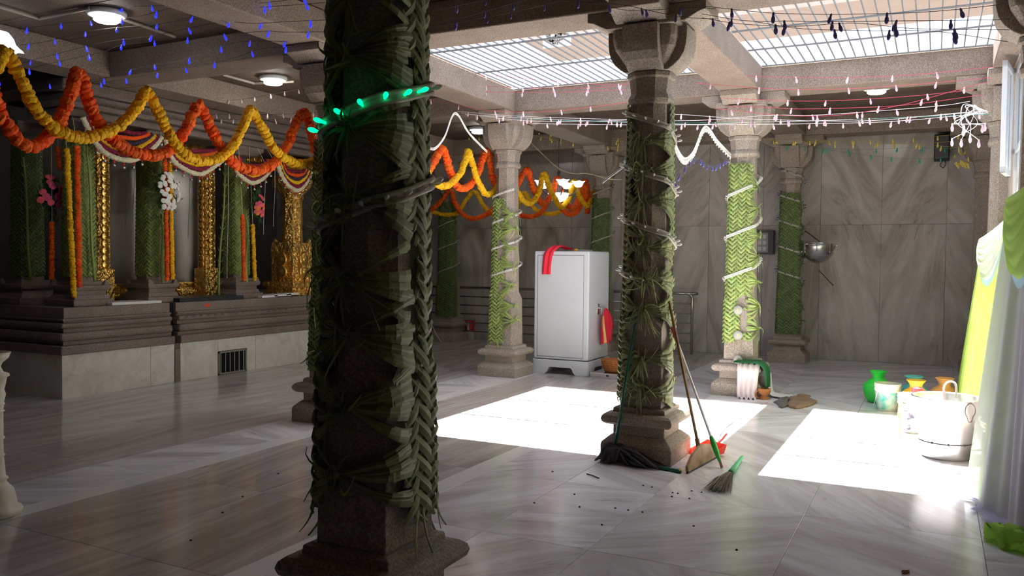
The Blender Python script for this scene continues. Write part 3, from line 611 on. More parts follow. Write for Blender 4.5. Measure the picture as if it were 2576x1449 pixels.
# ================================================================ GARLANDS
def flower_mesh(m, seed, n=11):
    r = random.Random(seed); R = []
    for rad, z in ((.25, -.34), (.78, -.36), (1.0, -.12), (1.02, .12), (.80, .34), (.3, .36)):
        R.append([((rad * (1 + r.uniform(-.14, .14))) * math.cos(2 * math.pi * i / n), (rad * (1 + r.uniform(-.14, .14))) * math.sin(2 * math.pi * i / n), z + r.uniform(-.09, .09)) for i in range(n)])
    return MB().loft(R).mesh('marigold', m)
FL = {m: [flower_mesh(m, k) for k in range(4)] for m in ('marigold_yellow', 'marigold_orange')}
def garland(label, pts3, m, R=.04, step=.036, group='marigold garlands', name='marigold_garland', dens=8, seed=1, hang=None):
    sp = spline(pts3, dens); root = thing(name, label, 'garland', sp[0], group); r = random.Random(seed)
    MB().tube(([hang] if hang else []) + sp, .003, 4).build('thread', 'cord_cream', root)
    for k, (p, t) in enumerate(along(sp, step)):
        if k >= 300: break
        q = Vector((0, 0, 1)).rotation_difference((t + Vector((r.uniform(-.45, .45), r.uniform(-.45, .45), r.uniform(-.45, .45)))).normalized())
        put('marigold', r.choice(FL[m]), root, p + Vector((r.uniform(-.1, .1), r.uniform(-.1, .1), r.uniform(-.1, .1))) * R - org(root), q, (R * r.uniform(.86, 1.08), R * r.uniform(.86, 1.08), step * r.uniform(1.5, 2.1)))
    return root
XG = -5.22
garland('yellow marigold garland in wide zigzag swags before the shrine', [gx(a, b, XG) for a, b in ((-40, 210), (-8, 165), (12, 128), (40, 170), (85, 265), (140, 325), (215, 346), (290, 322), (345, 270), (368, 228), (395, 275), (440, 360), (485, 398), (530, 405), (580, 375), (610, 320), (630, 278), (655, 315), (690, 375), (730, 405), (770, 412), (800, 398), (815, 380))], 'marigold_yellow', .043, .038, seed=2)
garland('orange marigold garland in zigzag swags crossing the yellow one before the shrine', [gx(a, b, XG - .06) for a, b in ((-35, 170), (-5, 270), (30, 335), (70, 368), (115, 350), (155, 295), (178, 235), (192, 184), (203, 188), (222, 250), (255, 320), (310, 370), (375, 392), (430, 375), (465, 330), (485, 285), (500, 262), (520, 300), (550, 360), (590, 412), (640, 428), (690, 410), (725, 360), (745, 310), (765, 282), (780, 320), (795, 385))], 'marigold_orange', .046, .038, seed=3)
garland('yellow marigold garland in tight swags beside the fresh green palm pillar', [gx(a, b, XG) for a, b in ((1035, 345), (1050, 375), (1070, 425), (1095, 460), (1125, 467), (1155, 440), (1172, 400), (1178, 380), (1186, 405), (1202, 455), (1222, 488), (1245, 480), (1262, 440), (1275, 400), (1287, 440), (1305, 490), (1332, 512), (1355, 485), (1368, 437), (1385, 480), (1410, 520), (1430, 500), (1444, 455), (1458, 495), (1478, 518), (1495, 480), (1500, 450))], 'marigold_yellow', .043, .042, seed=4)
garland('orange marigold garland in tight swags beside the fresh green palm pillar', [gx(a, b, XG - .06) for a, b in ((1030, 470), (1060, 455), (1090, 410), (1108, 378), (1118, 380), (1132, 430), (1150, 468), (1175, 472), (1200, 440), (1220, 385), (1230, 390), (1240, 450), (1262, 490), (1290, 480), (1315, 440), (1328, 428), (1340, 470), (1365, 512), (1388, 490), (1402, 448), (1415, 495), (1440, 525), (1460, 490), (1472, 455), (1480, 490), (1478, 535))], 'marigold_orange', .048, .042, seed=5)
garland('faded orange garland strung before the shaded back wall', [gy(a, b, 13.0) for a, b in ((1040, 540), (1080, 530), (1110, 505), (1133, 478), (1145, 510), (1165, 540), (1195, 550), (1230, 535), (1250, 510), (1270, 480), (1290, 530), (1330, 545), (1365, 530), (1395, 470), (1410, 520), (1440, 540), (1465, 510), (1475, 465))], 'marigold_orange', .045, .045, seed=6)
garland('faded yellow garland strung before the shaded back wall', [gy(a, b, 13.05) for a, b in ((1040, 470), (1060, 500), (1085, 530), (1120, 540), (1150, 535), (1175, 500), (1195, 482), (1215, 515), (1240, 540), (1275, 545), (1300, 520), (1320, 485), (1345, 525), (1385, 538), (1420, 525), (1440, 480), (1455, 455))], 'marigold_yellow', .04, .045, seed=7)

# ================================================================ SHRINE
rs = random.Random(42)
XP = -8.10; Y0, Y1 = 5.62, 11.3
plat = thing('shrine_platform', 'moulded stone shrine platform on a white marble base with a barred vent', 'platform', (XP - 2, 8, 0))
def course(o, z0, z1, m, nm='course', bev=.008, ya=Y0, yb=Y1):
    return MB().box(-12.9, XP - o, ya + (o if ya == Y0 else 0), yb, z0, z1).build(nm, m, plat, bevel=bev)
course(.02, 0, .462, 'granite_dark', 'core')
for a, b in ((Y0, 6.72), (6.724, 7.06), (7.15, 7.74), (7.744, 8.40), (8.404, 9.25), (9.254, 10.2), (10.204, Y1)):
    vent_here = a < 7.73 < b or a < 8.1 < b
    if 7.74 <= a < 8.3: MB().box(XP - .02, XP, a, b, .305, .46).build('marble_slab', 'plinth_marble', plat, bevel=.002)
    else:
        s_ = MB().box(XP - .02, XP, a, b, 0, .46).build('marble_slab', 'plinth_marble', plat, bevel=.002); s_.color = (rs.random(), rs.random(), rs.random(), 1)
MB().box(XP - .02, XP, 8.24, 8.40, 0, .305).build('marble_slab', 'plinth_marble', plat, bevel=.002)
for k in range(5): MB().box(-12.9 + k * .96, -12.9 + k * .96 + .956, Y0 - .001, Y0 + .02, 0, .46).build('marble_slab', 'plinth_marble', plat, bevel=.002)
MB().box(XP - .03, XP + .012, 7.065, 7.145, 0, .40).build('drain_post', 'granite_shrine', plat, bevel=.004)
SL = ((Y0, 7.06), (7.15, Y1))
for ya, yb in SL:
    course(-.018, .462, .555, 'granite_shrine', 'course', .01, ya, yb)
    course(.045, .555, .600, 'granite_shrine', 'course', .004, ya, yb)
    course(.005, .600, .690, 'granite_shrine', 'course', .03, ya, yb)
    course(.055, .690, .735, 'granite_shrine', 'course', .004, ya, yb)
    course(.015, .735, .790, 'granite_shrine', 'course', .022, ya, yb)
    course(.065, .790, .815, 'granite_shrine', 'course', .003, ya, yb)
    course(.045, .815, .835, 'granite_shrine', 'course', .003, ya, yb)
    course(.075, .835, .950, 'granite_shrine', 'course', .004, ya, yb)
MB().box(-12.9, XP - .12, 7.06, 7.15, .45, .94).build('slot_back', 'shade_black', plat)  # near-black block; the shade inside the slot is put into its colour
for k in range(17):
    y = 7.25 + k * .118; MB().loft([[(XP - .02, y - .03, .765), (XP - .02, y + .03, .765), (XP - .02, y + .03, .79), (XP - .02, y - .03, .79)], [(XP + .012, y - .004, .775), (XP + .012, y + .004, .775), (XP + .012, y + .004, .785), (XP + .012, y - .004, .785)]]).build('dentil', 'granite_shrine', plat)
# barred vent
vy0, vy1, vz0, vz1 = 7.745, 8.235, .004, .30
vt = MB()
for a in ((vy0, vy0 + .022, vz0, vz1), (vy1 - .022, vy1, vz0, vz1), (vy0, vy1, vz0, vz0 + .02), (vy0, vy1, vz1 - .022, vz1)): vt.box(XP - .03, XP + .008, a[0], a[1], a[2], a[3])
vent = thing('barred_vent', 'dark barred vent set low in the white marble of the shrine platform', 'vent', (XP, 7.99, 0)); vt.build('vent_frame', 'vent_frame', vent)
MB().box(XP - .0195, XP - .016, vy0, vy1, vz0, vz1).build('shade_sheet', 'shade_black', vent)  # near-black sheet before the core; darkness behind the bars is painted
for k in range(6): y = vy0 + .05 + k * .078; MB().lathe([(.006, vz0), (.006, vz1)], (XP - .005, y, 0), 6).build('vent_bar', 'vent_frame', vent)
tag(MB().box(XP - .55, XP - .06, 7.2, 8.25, .952, 1.0).build('black_slab', 'black_granite', bevel=.005), 'black granite slab lying on the shrine platform between two posts', 'slab')
tag(MB().box(XP - .40, XP - .08, 6.28, 6.95, .952, .985).build('white_slab', 'slab_white', bevel=.004), 'thin white marble slab on the platform edge between two posts', 'slab')
pp = thing('paper_stack', 'torn white papers on the platform before the gold pillar', 'paper', (XP - .2, 8.95, .952))
for k, (a, b, zz) in enumerate(((8.62, 8.92, .953), (8.86, 9.2, .963), (9.1, 9.36, .972))):
    MB().box(XP - .32 + .02 * k, XP - .09, a, b, zz, zz + .028).build('sheet', 'paper', pp)
km = MB().loft([[(XP - .073, 7.66 + .05 * math.cos(t) * s, .895 + .022 * math.sin(t) * s) for t in [k * .63 for k in range(10)]] for s in (1, .3)], cap=False)
km.v = [(x, y + .02 * math.sin(40 * z), z) for x, y, z in km.v]
tag(km.build('kumkum_mark', 'kumkum'), 'smeared red kumkum mark on the stone platform face', 'mark')

def shrine_post(label, c, mk):
    root = thing('shrine_post', label, 'post', (c[0], c[1], .95), 'shrine posts'); p = MB()
    for z, h in ((.95, .24), (1.03, .235), (1.035, .205), (1.09, .205), (1.095, .22), (1.13, .22), (1.135, .20)): pass
    MB().loft([sq(h, z, .004, *c) for z, h in ((.952, .25), (1.02, .25), (1.025, .22), (1.07, .205), (1.075, .19), (1.12, .19), (1.125, .215), (1.15, .225), (1.175, .225), (1.18, .17), (1.22, .165))]).build('pedestal', 'granite_shrine', root, bevel=.004)
    for sx, sy in ((1, -1), (1, 1), (-1, -1)):
        MB().loft([sq(.04, 1.175, .004, c[0] + sx * .18, c[1] + sy * .18), sq(.012, 1.235, .002, c[0] + sx * .19, c[1] + sy * .19)]).build('corner_leaf', 'granite_shrine', root)
    MB().loft([sq(.14, 1.18, .05, *c), sq(.12, 2.85, .05, *c)]).build('shaft', 'granite_shrine', root)
    MB().loft([sq(h, z, .01, *c) for z, h in ((2.85, .12), (2.88, .2), (2.95, .26), (2.99, .26))]).build('capital', 'granite_shrine', root)
    return root
XS = XP - .42
posts = [(XS, gx(215, 700, XS + .1).y), (XS, gx(395, 700, XS + .1).y), (XS, gx(608, 700, XS + .1).y)]
for c, lb in zip(posts, ('with dim pink bouquet and yellow strand', 'with the white chrysanthemum bouquet', 'with the orange and pink bouquet')):
    shrine_post('palm-wrapped shrine post ' + lb, c, None)
    palm_mat('green palm mat round the shrine post ' + lb, c, -.40, .45, 1.26, 2.82, 'leaf_fresh', int(c[1] * 10), off=-.008, group='palm mats on shrine posts')
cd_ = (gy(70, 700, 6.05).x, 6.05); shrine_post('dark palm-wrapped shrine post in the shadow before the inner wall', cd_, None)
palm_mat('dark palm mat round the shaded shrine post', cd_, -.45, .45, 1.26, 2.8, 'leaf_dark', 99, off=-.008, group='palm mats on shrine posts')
def stalk(label, a, b, x, g='palm stalks beside the shrine posts'):
    p, q = gx(a[0], a[1], x), gx(b[0], b[1], x + .06)
    root = thing('palm_stalk', label, 'stalk', q, g); n = 12; sp = [p.lerp(q, i / n) + Vector((.02 * math.sin(i * .5), 0, 0)) for i in range(n + 1)]
    MB().tube(sp, [.010 + .007 * i / n for i in range(n + 1)], 6).build('stem', 'leaf_pale', root, smooth=True)
    for i in range(1, n):
        for s in (-1, 1): MB().ribbon([sp[i], sp[i] + Vector((.01, s * .03, .02)), sp[i] + Vector((.012, s * .05, .06))], [.004, .004, .001], [(1, 0, 0)] * 3).build('leaflet', 'leaf_fresh', root)
stalk('thin pale palm stalk leaning by the dark post', (58, 395), (78, 706), cd_[0] + .19)
stalk('curved pale palm stalk beside the gold strip and yellow strand', (215, 345), (240, 708), XP - .24)
stalk('pale palm stalk hanging straight by the orange and yellow strands', (405, 540), (411, 712), XP - .24)
stalk('long pale palm stalk in front of the black gap between posts', (565, 415), (551, 744), XP - .24)
stalk('bright palm stalk between the orange and yellow strands of the last post', (620, 545), (622, 710), XP - .24)
for label, m, a, b, R, sd_ in (('long yellow marigold strand hanging beside the pink bouquet', 'marigold_yellow', (168, 375), (186, 745), .030, 1), ('long red-orange marigold strand next to the longest yellow one', 'marigold_orange', (194, 368), (200, 722), .030, 2),
        ('orange marigold strand under the white bouquet', 'marigold_orange', (415, 400), (421, 706), .028, 3), ('yellow marigold strand under the white bouquet', 'marigold_yellow', (428, 405), (434, 700), .028, 4),
        ('orange marigold strand beside the orange and pink bouquet', 'marigold_orange', (610, 540), (614, 708), .028, 5), ('yellow marigold strand beside the orange and pink bouquet', 'marigold_yellow', (636, 565), (641, 708), .027, 6),
        ('dim orange strand in the shadow behind the pink bouquet', 'marigold_orange', (146, 370), (150, 425), .03, 7), ('dim red strand hanging in the shadow', 'marigold_orange', (131, 560), (130, 705), .03, 8)):
    xx = XP - .08 if sd_ < 7 else XP - .6
    garland(label, [gx(a[0] + (b[0] - a[0]) * t, a[1] + (b[1] - a[1]) * t, xx) for t in (0, .33, .66, 1)], m, R, .03, 'hanging marigold strands on the shrine posts', 'marigold_strand', seed=sd_, hang=Vector((min(xx, XP - .15), gx(a[0], a[1], xx).y, 2.997)))
MUM = [flower_mesh('white_petal', 30), flower_mesh('white_petal', 31)]; PNK = [flower_mesh('pink_petal', 33), flower_mesh('orange_petal', 34)]
def bouquet(label, px, py, x, w, h, ms, n, R, nf):
    c = gx(px, py, x); root = thing('bouquet', label, 'bouquet', c, 'bouquets on the shrine posts'); r = random.Random(px)
    b = MB()
    for k in range(nf):
        a = r.uniform(0, 6.28); d = Vector((r.uniform(-.2, .5), math.cos(a), math.sin(a))).normalized(); L = r.uniform(.6, 1.3)
        p = c + Vector((0, r.uniform(-.3, .3) * w, r.uniform(-.4, .4) * h)); e = p + Vector((d.x * .1, d.y * w * .6 * L, d.z * h * .5 * L))
        b.ribbon([p, p.lerp(e, .5) + Vector((.02, 0, .01)), e], [.004, .012, .001], [(1, 0, .1)] * 3)
        for q in range(5):
            s = p.lerp(e, .3 + q * .14); o = Vector((.01, r.uniform(-.04, .04), r.uniform(-.03, .05))); b.ribbon([s, s + o * .6, s + o], [.002, .006, .001], [(1, 0, .1)] * 3)
    b.build('fern_spray', 'fern', root)
    for k in range(n):
        for _ in range(30):
            u, v = r.uniform(-1, 1), r.uniform(-1, 1)
            if u * u + v * v < 1: break
        p = c + Vector((.07 + .05 * (1 - u * u - v * v), u * w * .5, v * h * .5)); d = Vector((1, u * .8, v * .8 + .1)).normalized()
        put('flower', r.choice(ms), root, p - org(root), Vector((0, 0, 1)).rotation_difference(d), (R, R, R * .8))
bouquet('round bouquet of white chrysanthemums in fern on a shrine post', 415, 482, XP - .12, .32, .44, MUM, 48, .028, 70)
bouquet('narrow bouquet of orange and pink flowers in fern on a shrine post', 643, 520, XP - .12, .16, .36, PNK, 22, .028, 60)
bouquet('dim pink bouquet in the shadow of the first shrine post', 118, 490, XP - .7, .26, .40, PNK[:1], 18, .036, 40)

# columns and gilded frame behind the posts
def silver_column(label, px, x, r=.185):
    c = gx(px, 700, x); root = thing('round_column', label, 'column', (c.x, c.y, .95), 'white round columns of the shrine')
    MB().lathe([(r, 1.16), (r * .98, 2.0), (r * .97, 2.75)], (c.x, c.y, 0), 28).build('shaft', 'white_cloth_column', root, smooth=True)
    MB().lathe([(.20, .955), (.235, .99), (.25, 1.03), (.24, 1.07), (.205, 1.09), (.20, 1.11), (.23, 1.13), (.225, 1.16), (r, 1.165)], (c.x, c.y, 0), 28).build('base', 'gold', root, smooth=True)
    MB().lathe([(r, 2.7), (.24, 2.78), (.27, 2.84), (.22, 2.88)], (c.x, c.y, 0), 28).build('capital', 'gold', root, smooth=True)
silver_column('pale round column between the gilded strip and the white bouquet post', 303, XP - 1.0)
silver_column('pale round column with stained side between white bouquet and gilded strip', 468, XP - 1.05)
def gold_strip(label, px, x, w=.085):
    c = gx(px, 700, x); root = thing('gilded_pilaster', label, 'pilaster', (c.x, c.y, .95), 'gilded pilasters of the shrine')
    MB().loft([sq(w + .03, z, .01, c.x, c.y) for z in (.955, 1.35)] + [sq(w, z, .012, c.x, c.y) for z in (1.36, 2.75)]).build('shaft', 'gold', root)
    for k in range(16):
        z = 1.4 + k * .085
        MB().lathe([(.04, 0), (.052, .008), (.04, .02), (.022, .014), (.012, .024), (.003, .026)], (c.x + w, c.y, z), 12, ax=(1, 0, 0)).build('rosette', 'gold_plain', root, smooth=True)
        MB().lathe([(.04, 0), (.052, .008), (.04, .02), (.022, .014), (.012, .024), (.003, .026)], (c.x, c.y - w, z), 12, ax=(0, -1, 0)).build('rosette', 'gold_plain', root, smooth=True)
gold_strip('gilded scrollwork pilaster beside the curved palm stalk', 252, XP - .75)
gold_strip('gilded scrollwork pilaster next to the long palm stalk', 520, XP - .68)
gc = gx(735, 720, XP - .42); gp = thing('gold_pillar', 'gold plated pillar on a stepped gold base at the end of the shrine', 'pillar', (gc.x, gc.y, .95))
MB().loft([sq(h, z, .02, gc.x, gc.y) for z, h in ((.953, .28), (1.01, .30), (1.03, .27), (1.07, .27), (1.09, .31), (1.14, .31), (1.16, .235))]).build('base', 'gold', gp)
MB().loft([sq(h, z, .012, gc.x, gc.y) for z, h in ((1.16, .215), (1.58, .215), (1.60, .225), (1.72, .21), (1.73, .16))]).build('block', 'gold', gp)
for sx, sy in ((1, -1), (1, 1), (-1, -1)): MB().loft([sq(.045, 1.70, .004, gc.x + sx * .16, gc.y + sy * .16), sq(.008, 1.79, .002, gc.x + sx * .175, gc.y + sy * .175)]).build('corner_leaf', 'gold', gp)
MB().lathe([(.15, 1.72), (.145, 2.35), (.16, 2.37), (.16, 2.42), (.145, 2.44)], (gc.x, gc.y, 0), 8).build('shaft', 'gold', gp)
MB().lathe([(.15, 2.42), (.20, 2.47), (.27, 2.55), (.30, 2.64), (.27, 2.70), (.18, 2.72), (.20, 2.76), (.32, 2.82), (.32, 2.92)], (gc.x, gc.y, 0), 20).build('capital', 'gold', gp, smooth=True)
for k, (dz, a0) in enumerate(((1.30, .09), (1.48, .06))):
    for ax_, off_ in (((1, 0, 0), (.215, 0)), ((0, -1, 0), (0, -.215))):
        MB().lathe([(.085, 0), (.105, .01), (.085, .03), (.05, .015), (.03, .035), (.004, .04)], (gc.x + off_[0], gc.y + off_[1], dz), 18, ax=ax_).build('medallion', 'gold_plain', gp, smooth=True)
ent = thing('shrine_entablature', 'dark stone eave of the shrine carried by the posts', 'eave', (XS, 7.7, 2.99))
for x0, x1, ya, z0, z1 in ((-.32, .30, 5.75, 2.992, 3.08), (-.30, .38, 5.70, 3.08, 3.14), (-.30, .26, 5.80, 3.14, 3.25), (-.30, .33, 5.72, 3.25, 3.376)): MB().box(XS + x0, XS + x1, ya, 10.2, z0, z1).build('course', 'granite_dark', ent, bevel=.015)
tr = thing('gilded_frieze', 'gilded frieze behind the flower swags of the shrine', 'frieze', (XS - .3, 7.7, 2.7))
MB().box(XP - 1.0, XP - .72, 6.1, 9.3, 2.885, 2.99).build('band', 'gold', tr, bevel=.02)
for k in range(22): MB().lathe([(.06, 0), (.065, .02), (.04, .04), (.02, .03), (.004, .045)], (XP - .72, 6.2 + k * .14, 2.935), 12, ax=(1, 0, 0)).build('rosette', 'gold_plain', tr, smooth=True)
struct(MB().box(-10.6, -10.4, Y0 + .3, Y1, .952, 3.379).build('wall_shrine', 'shrine_wall'))

# layered flower swags with bells
def lumpy(pts, R, m, name, parent, seed):
    sp = spline(pts, 9); r = random.Random(seed); L = len(sp)
    d = []
    for a, b in zip(sp, sp[1:]): d += [a, a.lerp(b, .5)]
    d.append(sp[-1]); return MB().tube(d, [R * r.uniform(.78, 1.18) for _ in d], 8).build(name, m, parent)
bell_me = MB().lathe([(.004, .012), (.010, .009), (.0145, 0), (.014, -.008), (.008, -.015), (.001, -.017)], n=10).mesh('bell', 'silver', smooth=True)
tas_me = MB().lathe([(.004, .05), (.008, .04), (.007, .02), (.009, .012)], n=6).mesh('tassel', 'red_cloth')
SW = [((208, 295), (232, 345), (262, 383), (310, 402), (352, 397), (388, 368), (406, 345)), ((416, 350), (432, 398), (462, 424), (503, 438), (535, 422), (562, 400), (577, 382)),
      ((580, 392), (596, 430), (615, 450), (637, 460), (662, 448), (682, 425), (693, 403)), ((696, 405), (708, 440), (725, 466), (747, 479), (762, 470), (775, 452), (784, 430))]
LB = ('beside the long yellow strand', 'above the white bouquet', 'above the orange and pink bouquet', 'across the gold pillar')
for k, (sw, lb) in enumerate(zip(SW, LB)):
    x = XP - .02; a, b = sw[0], sw[-1]; tx, ty = (a[0] + b[0]) / 2, min(a[1], b[1]) + 8
    root = thing('flower_swag', 'layered swag of white, maroon and yellow flowers with bells ' + lb, 'flower swag', gx(*a, x), 'flower swags of the shrine')
    for f, m, R in ((0, 'jasmine', .030), (.15, 'maroon_flower', .026), (.29, 'marigold_yellow', .026), (.43, 'violet_flower', .024), (.57, 'marigold_orange', .024), (.73, 'maroon_flower', .024)):
        pts = []
        for i, (px, py) in enumerate(sw): e = f * (.35 + .65 * math.sin(math.pi * i / 6)); pts.append(gx(px + (tx - px) * f * .55, py + (ty - py) * e, x - .02 * f))
        lumpy(pts, R, m, 'flower_rope', root, k * 10 + int(f * 100))
    wp = spline([gx(*p, x) for p in sw], 8)
    for p, t in along(wp, .125):
        q = p - Vector((0, 0, .085)); put('bell', bell_me, root, q - org(root), None, 1.25); put('tassel', tas_me, root, q + Vector((0, 0, .008)) - org(root), None, 1.2)
for k, (px, a, b) in enumerate(((317, 420, 575), (336, 420, 560), (475, 470, 600), (573, 420, 700), (690, 440, 570), (665, 440, 590))):
    q = [Vector((XP - .15, gx(px, a, XP - .025).y, 2.997))] + [gx(px + 2 * math.sin(i), a - 30 + (b - a + 30) * i / 5, XP - .025) for i in range(6)]
    tag(MB().tube(spline(q, 4), .0025, 4).build('hanging_wire', 'cord_dark' if k < 3 else 'cord_white'), 'thin %s wire hanging down from the flower swags' % ('dark' if k < 3 else 'pale'), 'wire', 'thin wires below the flower swags')
tag(MB().lathe([(.001, 0), (.10, 0), (.135, .008), (.142, .03), (.135, .045), (.115, .05), (.108, .09), (.095, .15), (.06, .19), (.058, .205), (.07, .215), (.055, .23), (.05, .30), (.046, .34), (.055, .35), (.046, .36), (.044, .44), (.055, .45), (.046, .46), (.046, .60), (.056, .605), (.046, .61), (.05, .64), (.056, .645), (.05, .655), (.06, .70), (.052, .73), (.06, .76), (.066, .80), (.08, .805), (.078, .82), (.05, .83), (.035, .86), (.045, .885), (.075, .91), (.088, .945), (.08, .945), (.05, .915), (.001, .90)], gz(-12, 1297), 24).build('lamp_stand', 'lamp_marble', smooth=True), 'carved white marble oil lamp stand on the floor before the shrine', 'lamp stand')

# ================================================================ LAMPS
def led(label, x, y, r=.165, g='round ceiling lamps'):
    root = thing('ceiling_lamp', label, 'ceiling lamp', (x, y, ZT), g)
    MB().lathe([(r, ZT - .004), (r, ZT - .03), (r * .92, ZT - .045), (r * .65, ZT - .05)], (x, y, 0), 28).build('plate', 'led_rim', root, smooth=True)
    MB().lathe([(r * .64, ZT - .05), (r * .64, ZT - .085), (r * .55, ZT - .095)], (x, y, 0), 28).build('diffuser', 'led', root)
p = gz(268, 45, ZT - .06); led('round white LED ceiling lamp joined by conduit above the yellow garland', p.x, p.y)
p = gz(687, 205, ZT - .06); led('round white LED ceiling lamp beyond the dark beam over the shrine', p.x, p.y)
p = gz(2205, 228, ZT - .06); led('round white LED ceiling lamp behind the pink light strings near the back wall', p.x, p.y)
p = gz(1203, 330, ZT - .06); led('round white LED ceiling lamp above the faded garlands', p.x, p.y)
led('unseen round fill lamp added over the shrine columns', -9.3, 7.6)  # unseen lamp, added to brighten the shrine columns
for label, pts in (('grey conduit pipe running along the ceiling to the LED lamp', ((-40, 5), (100, 47), (225, 20), (300, 45), (440, 92))), ('dark pipe bracket under the ceiling slabs', ((30, 120), (150, 132), (228, 138))), ('conduit pipe on the ceiling beyond the dark beam', ((560, 188), (640, 210), (740, 205)))):
    q = [gz(a, b, ZT - .02) for a, b in pts]; tag(MB().tube(q, .016, 8).build('ceiling_conduit', 'conduit'), label, 'conduit')
def shade(c, r, root, m='lamp_glass', upd=1):
    R = []
    for k, (rr_, z) in enumerate(((.25, -.62), (.5, -.55), (.72, -.25), (.82, .05), (1.0, .25), (1.12, .33))):
        R.append([(c[0] + r * rr_ * (1 + (.05 * math.cos(6 * a) if k > 3 else 0)) * math.cos(a), c[1] + r * rr_ * (1 + (.05 * math.cos(6 * a) if k > 3 else 0)) * math.sin(a), c[2] + upd * r * (z + (.06 * math.cos(6 * a) if k > 4 else 0))) for a in [2 * math.pi * i / 24 for i in range(24)]])
    return MB().loft(R, cap=False).build('shade', m, root, smooth=True)
cc = gy(1405, 470, 12.0); ch = thing('chandelier', 'lit chandelier with frilled glass shades hanging above the grey cupboard', 'chandelier', (cc.x, cc.y, ZT))
MB().tube([(cc.x, cc.y, ZT), (cc.x, cc.y, cc.z + .1)], .006, 6).build('rod', 'chandelier_metal', ch)
MB().lathe([(.01, .25), (.03, .22), (.012, .18), (.04, .12), (.015, .05), (.05, 0), (.02, -.08), (.06, -.12)], tuple(cc), 14).build('stem', 'chandelier_metal', ch, smooth=True)
for k in range(5):
    a = 2 * math.pi * k / 5 + .3; e = cc + Vector((.31 * math.cos(a), .31 * math.sin(a), -.02))
    arm_ = MB().tube(spline([cc + Vector((0, 0, -.05)), cc + Vector((.16 * math.cos(a), .16 * math.sin(a), -.14)), e + Vector((0, 0, -.02))], 6), .009, 6).build('arm', 'chandelier_metal', ch)
    shade(e + Vector((0, 0, .07)), .095, arm_)
MB().lathe([(.165, -.10), (.15, -.16), (.10, -.215), (.03, -.24)], tuple(cc), 24, cap=False).build('bowl', 'lamp_glass', ch, smooth=True)
MB().lathe([(.03, -.235), (.02, -.26), (.002, -.28)], tuple(cc), 10).build('finial', 'chandelier_metal', ch)
c2_ = gx(-5, 108, -7.4); h2 = thing('hanging_lamp', 'frilled glass lamp shade glowing at the ceiling above the first yellow peak', 'lamp', (c2_.x, c2_.y, ZT))
shade(c2_, .17, h2, upd=-1); MB().tube([c2_ + Vector((0, 0, .1)), (c2_.x, c2_.y, ZT)], .01, 6).build('rod', 'chandelier_metal', h2)
for k, (px, py) in enumerate(((1857, 780), (1857, 843), (1857, 905))):
    yy = ROWY[3] - .195; c = gy(px, py, yy); root = thing('round_lamp', ('clear round lamp on the pale green pillar, %s' % ('among the upper palm strips', 'peeping between palm strips', 'just above the pillar base')[k]), 'lamp', tuple(c), 'round lamps on the pillar shaft')
    MB().lathe([(.047, 0), (.052, .012), (.045, .025), (.012, .032)], tuple(c), 20, ax=(0, -1, 0)).build('disc', 'clear_disc', root, smooth=True)
    MB().box(c.x - .006, c.x + .006, c.y - .037, c.y - .03, c.z - .02, c.z + .02).build('filament', 'gold_trim', root)

# ================================================================ FLOOR-STANDING THINGS
# grey steel cupboard
fx0, fx1, fy0, fy1, fz = -4.76, -3.98, 10.05, 10.80, 1.625
cb = thing('steel_cupboard', 'tall pale grey steel cupboard standing by the fresh green palm pillar', 'cupboard', ((fx0 + fx1) / 2, (fy0 + fy1) / 2, 0))
body_ = MB().box(fx0, fx1, fy0, fy1, .20, fz).build('body', 'cupboard_grey', cb, bevel=.018)
MB().box(fx0 + .055, fx1 - .075, fy0 - .006, fy0 + .01, .235, fz - .06).build('back_panel', 'cupboard_grey', body_, bevel=.004)
MB().box(fx0 + .048, fx1 - .068, fy0 - .0015, fy0 + .002, .228, fz - .053).build('seam', 'cupboard_line', body_)
leg = [(0, 0), (.26, 0), (.28, .03), (.33, .10), (.45, .10), (.50, .03), (.52, 0), (.78, 0), (.78, .185), (0, .185)]
bs_ = MB(); leg = [(0, 0), (.17, 0), (.20, .03), (.225, .085), (.25, .095), (.53, .095), (.555, .085), (.58, .03), (.61, 0), (.78, 0), (.78, .19), (0, .19)]
bs_.prism(leg, lambda u, v, d: (fx0 + u, d, v), fy0 - .015, fy0 + .02); bs_.prism(leg, lambda u, v, d: (fx0 + u, d, v), fy1 - .02, fy1 + .01)
leg2 = [(u * (fy1 - fy0) / .78, v) for u, v in leg]
bs_.prism(leg2, lambda u, v, d: (d, fy0 + u, v), fx0 - .01, fx0 + .02); bs_.prism(leg2, lambda u, v, d: (d, fy0 + u, v), fx1 - .02, fx1 + .012)
bs_.build('base', 'cupboard_grey', cb, bevel=.004)
hp = gx(1505, 775, fx1)
hpl = MB().box(fx1, fx1 + .012, hp.y - .05, hp.y + .02, hp.z - .08, hp.z + .06).build('handle_plate', 'steel', cb, bevel=.003)
MB().tube([hp + Vector((.0, 0, 0)), hp + Vector((.05, 0, 0)), hp + Vector((.05, 0, -.09))], .009, 8).build('handle', 'steel', hpl)
def cloth_strip(name, label, path, wid, m, cat='cloth', folds=4, amp=.012, n=14, seed=0, axis=None, taper=None, group=None, thick=.003):
    sp = spline(path, 8); r = random.Random(seed); ph = r.uniform(0, 6); G = []
    for i, p in enumerate(sp):
        t = (sp[min(i + 1, len(sp) - 1)] - sp[max(i - 1, 0)]).normalized(); s = Vector(axis); nn = s.cross(t).normalized(); k = i / (len(sp) - 1); ww = wid * (taper(k) if taper else 1)
        G.append([p + s * (j / n - .5) * ww + nn * amp * math.sin(folds * 2 * math.pi * j / n + ph + 1.4 * k) * (.5 + .7 * k) for j in range(n + 1)])
    return tag(MB().sheet(G).build(name, m, smooth=True, thick=thick, at=sp[-1]), label, cat, group)
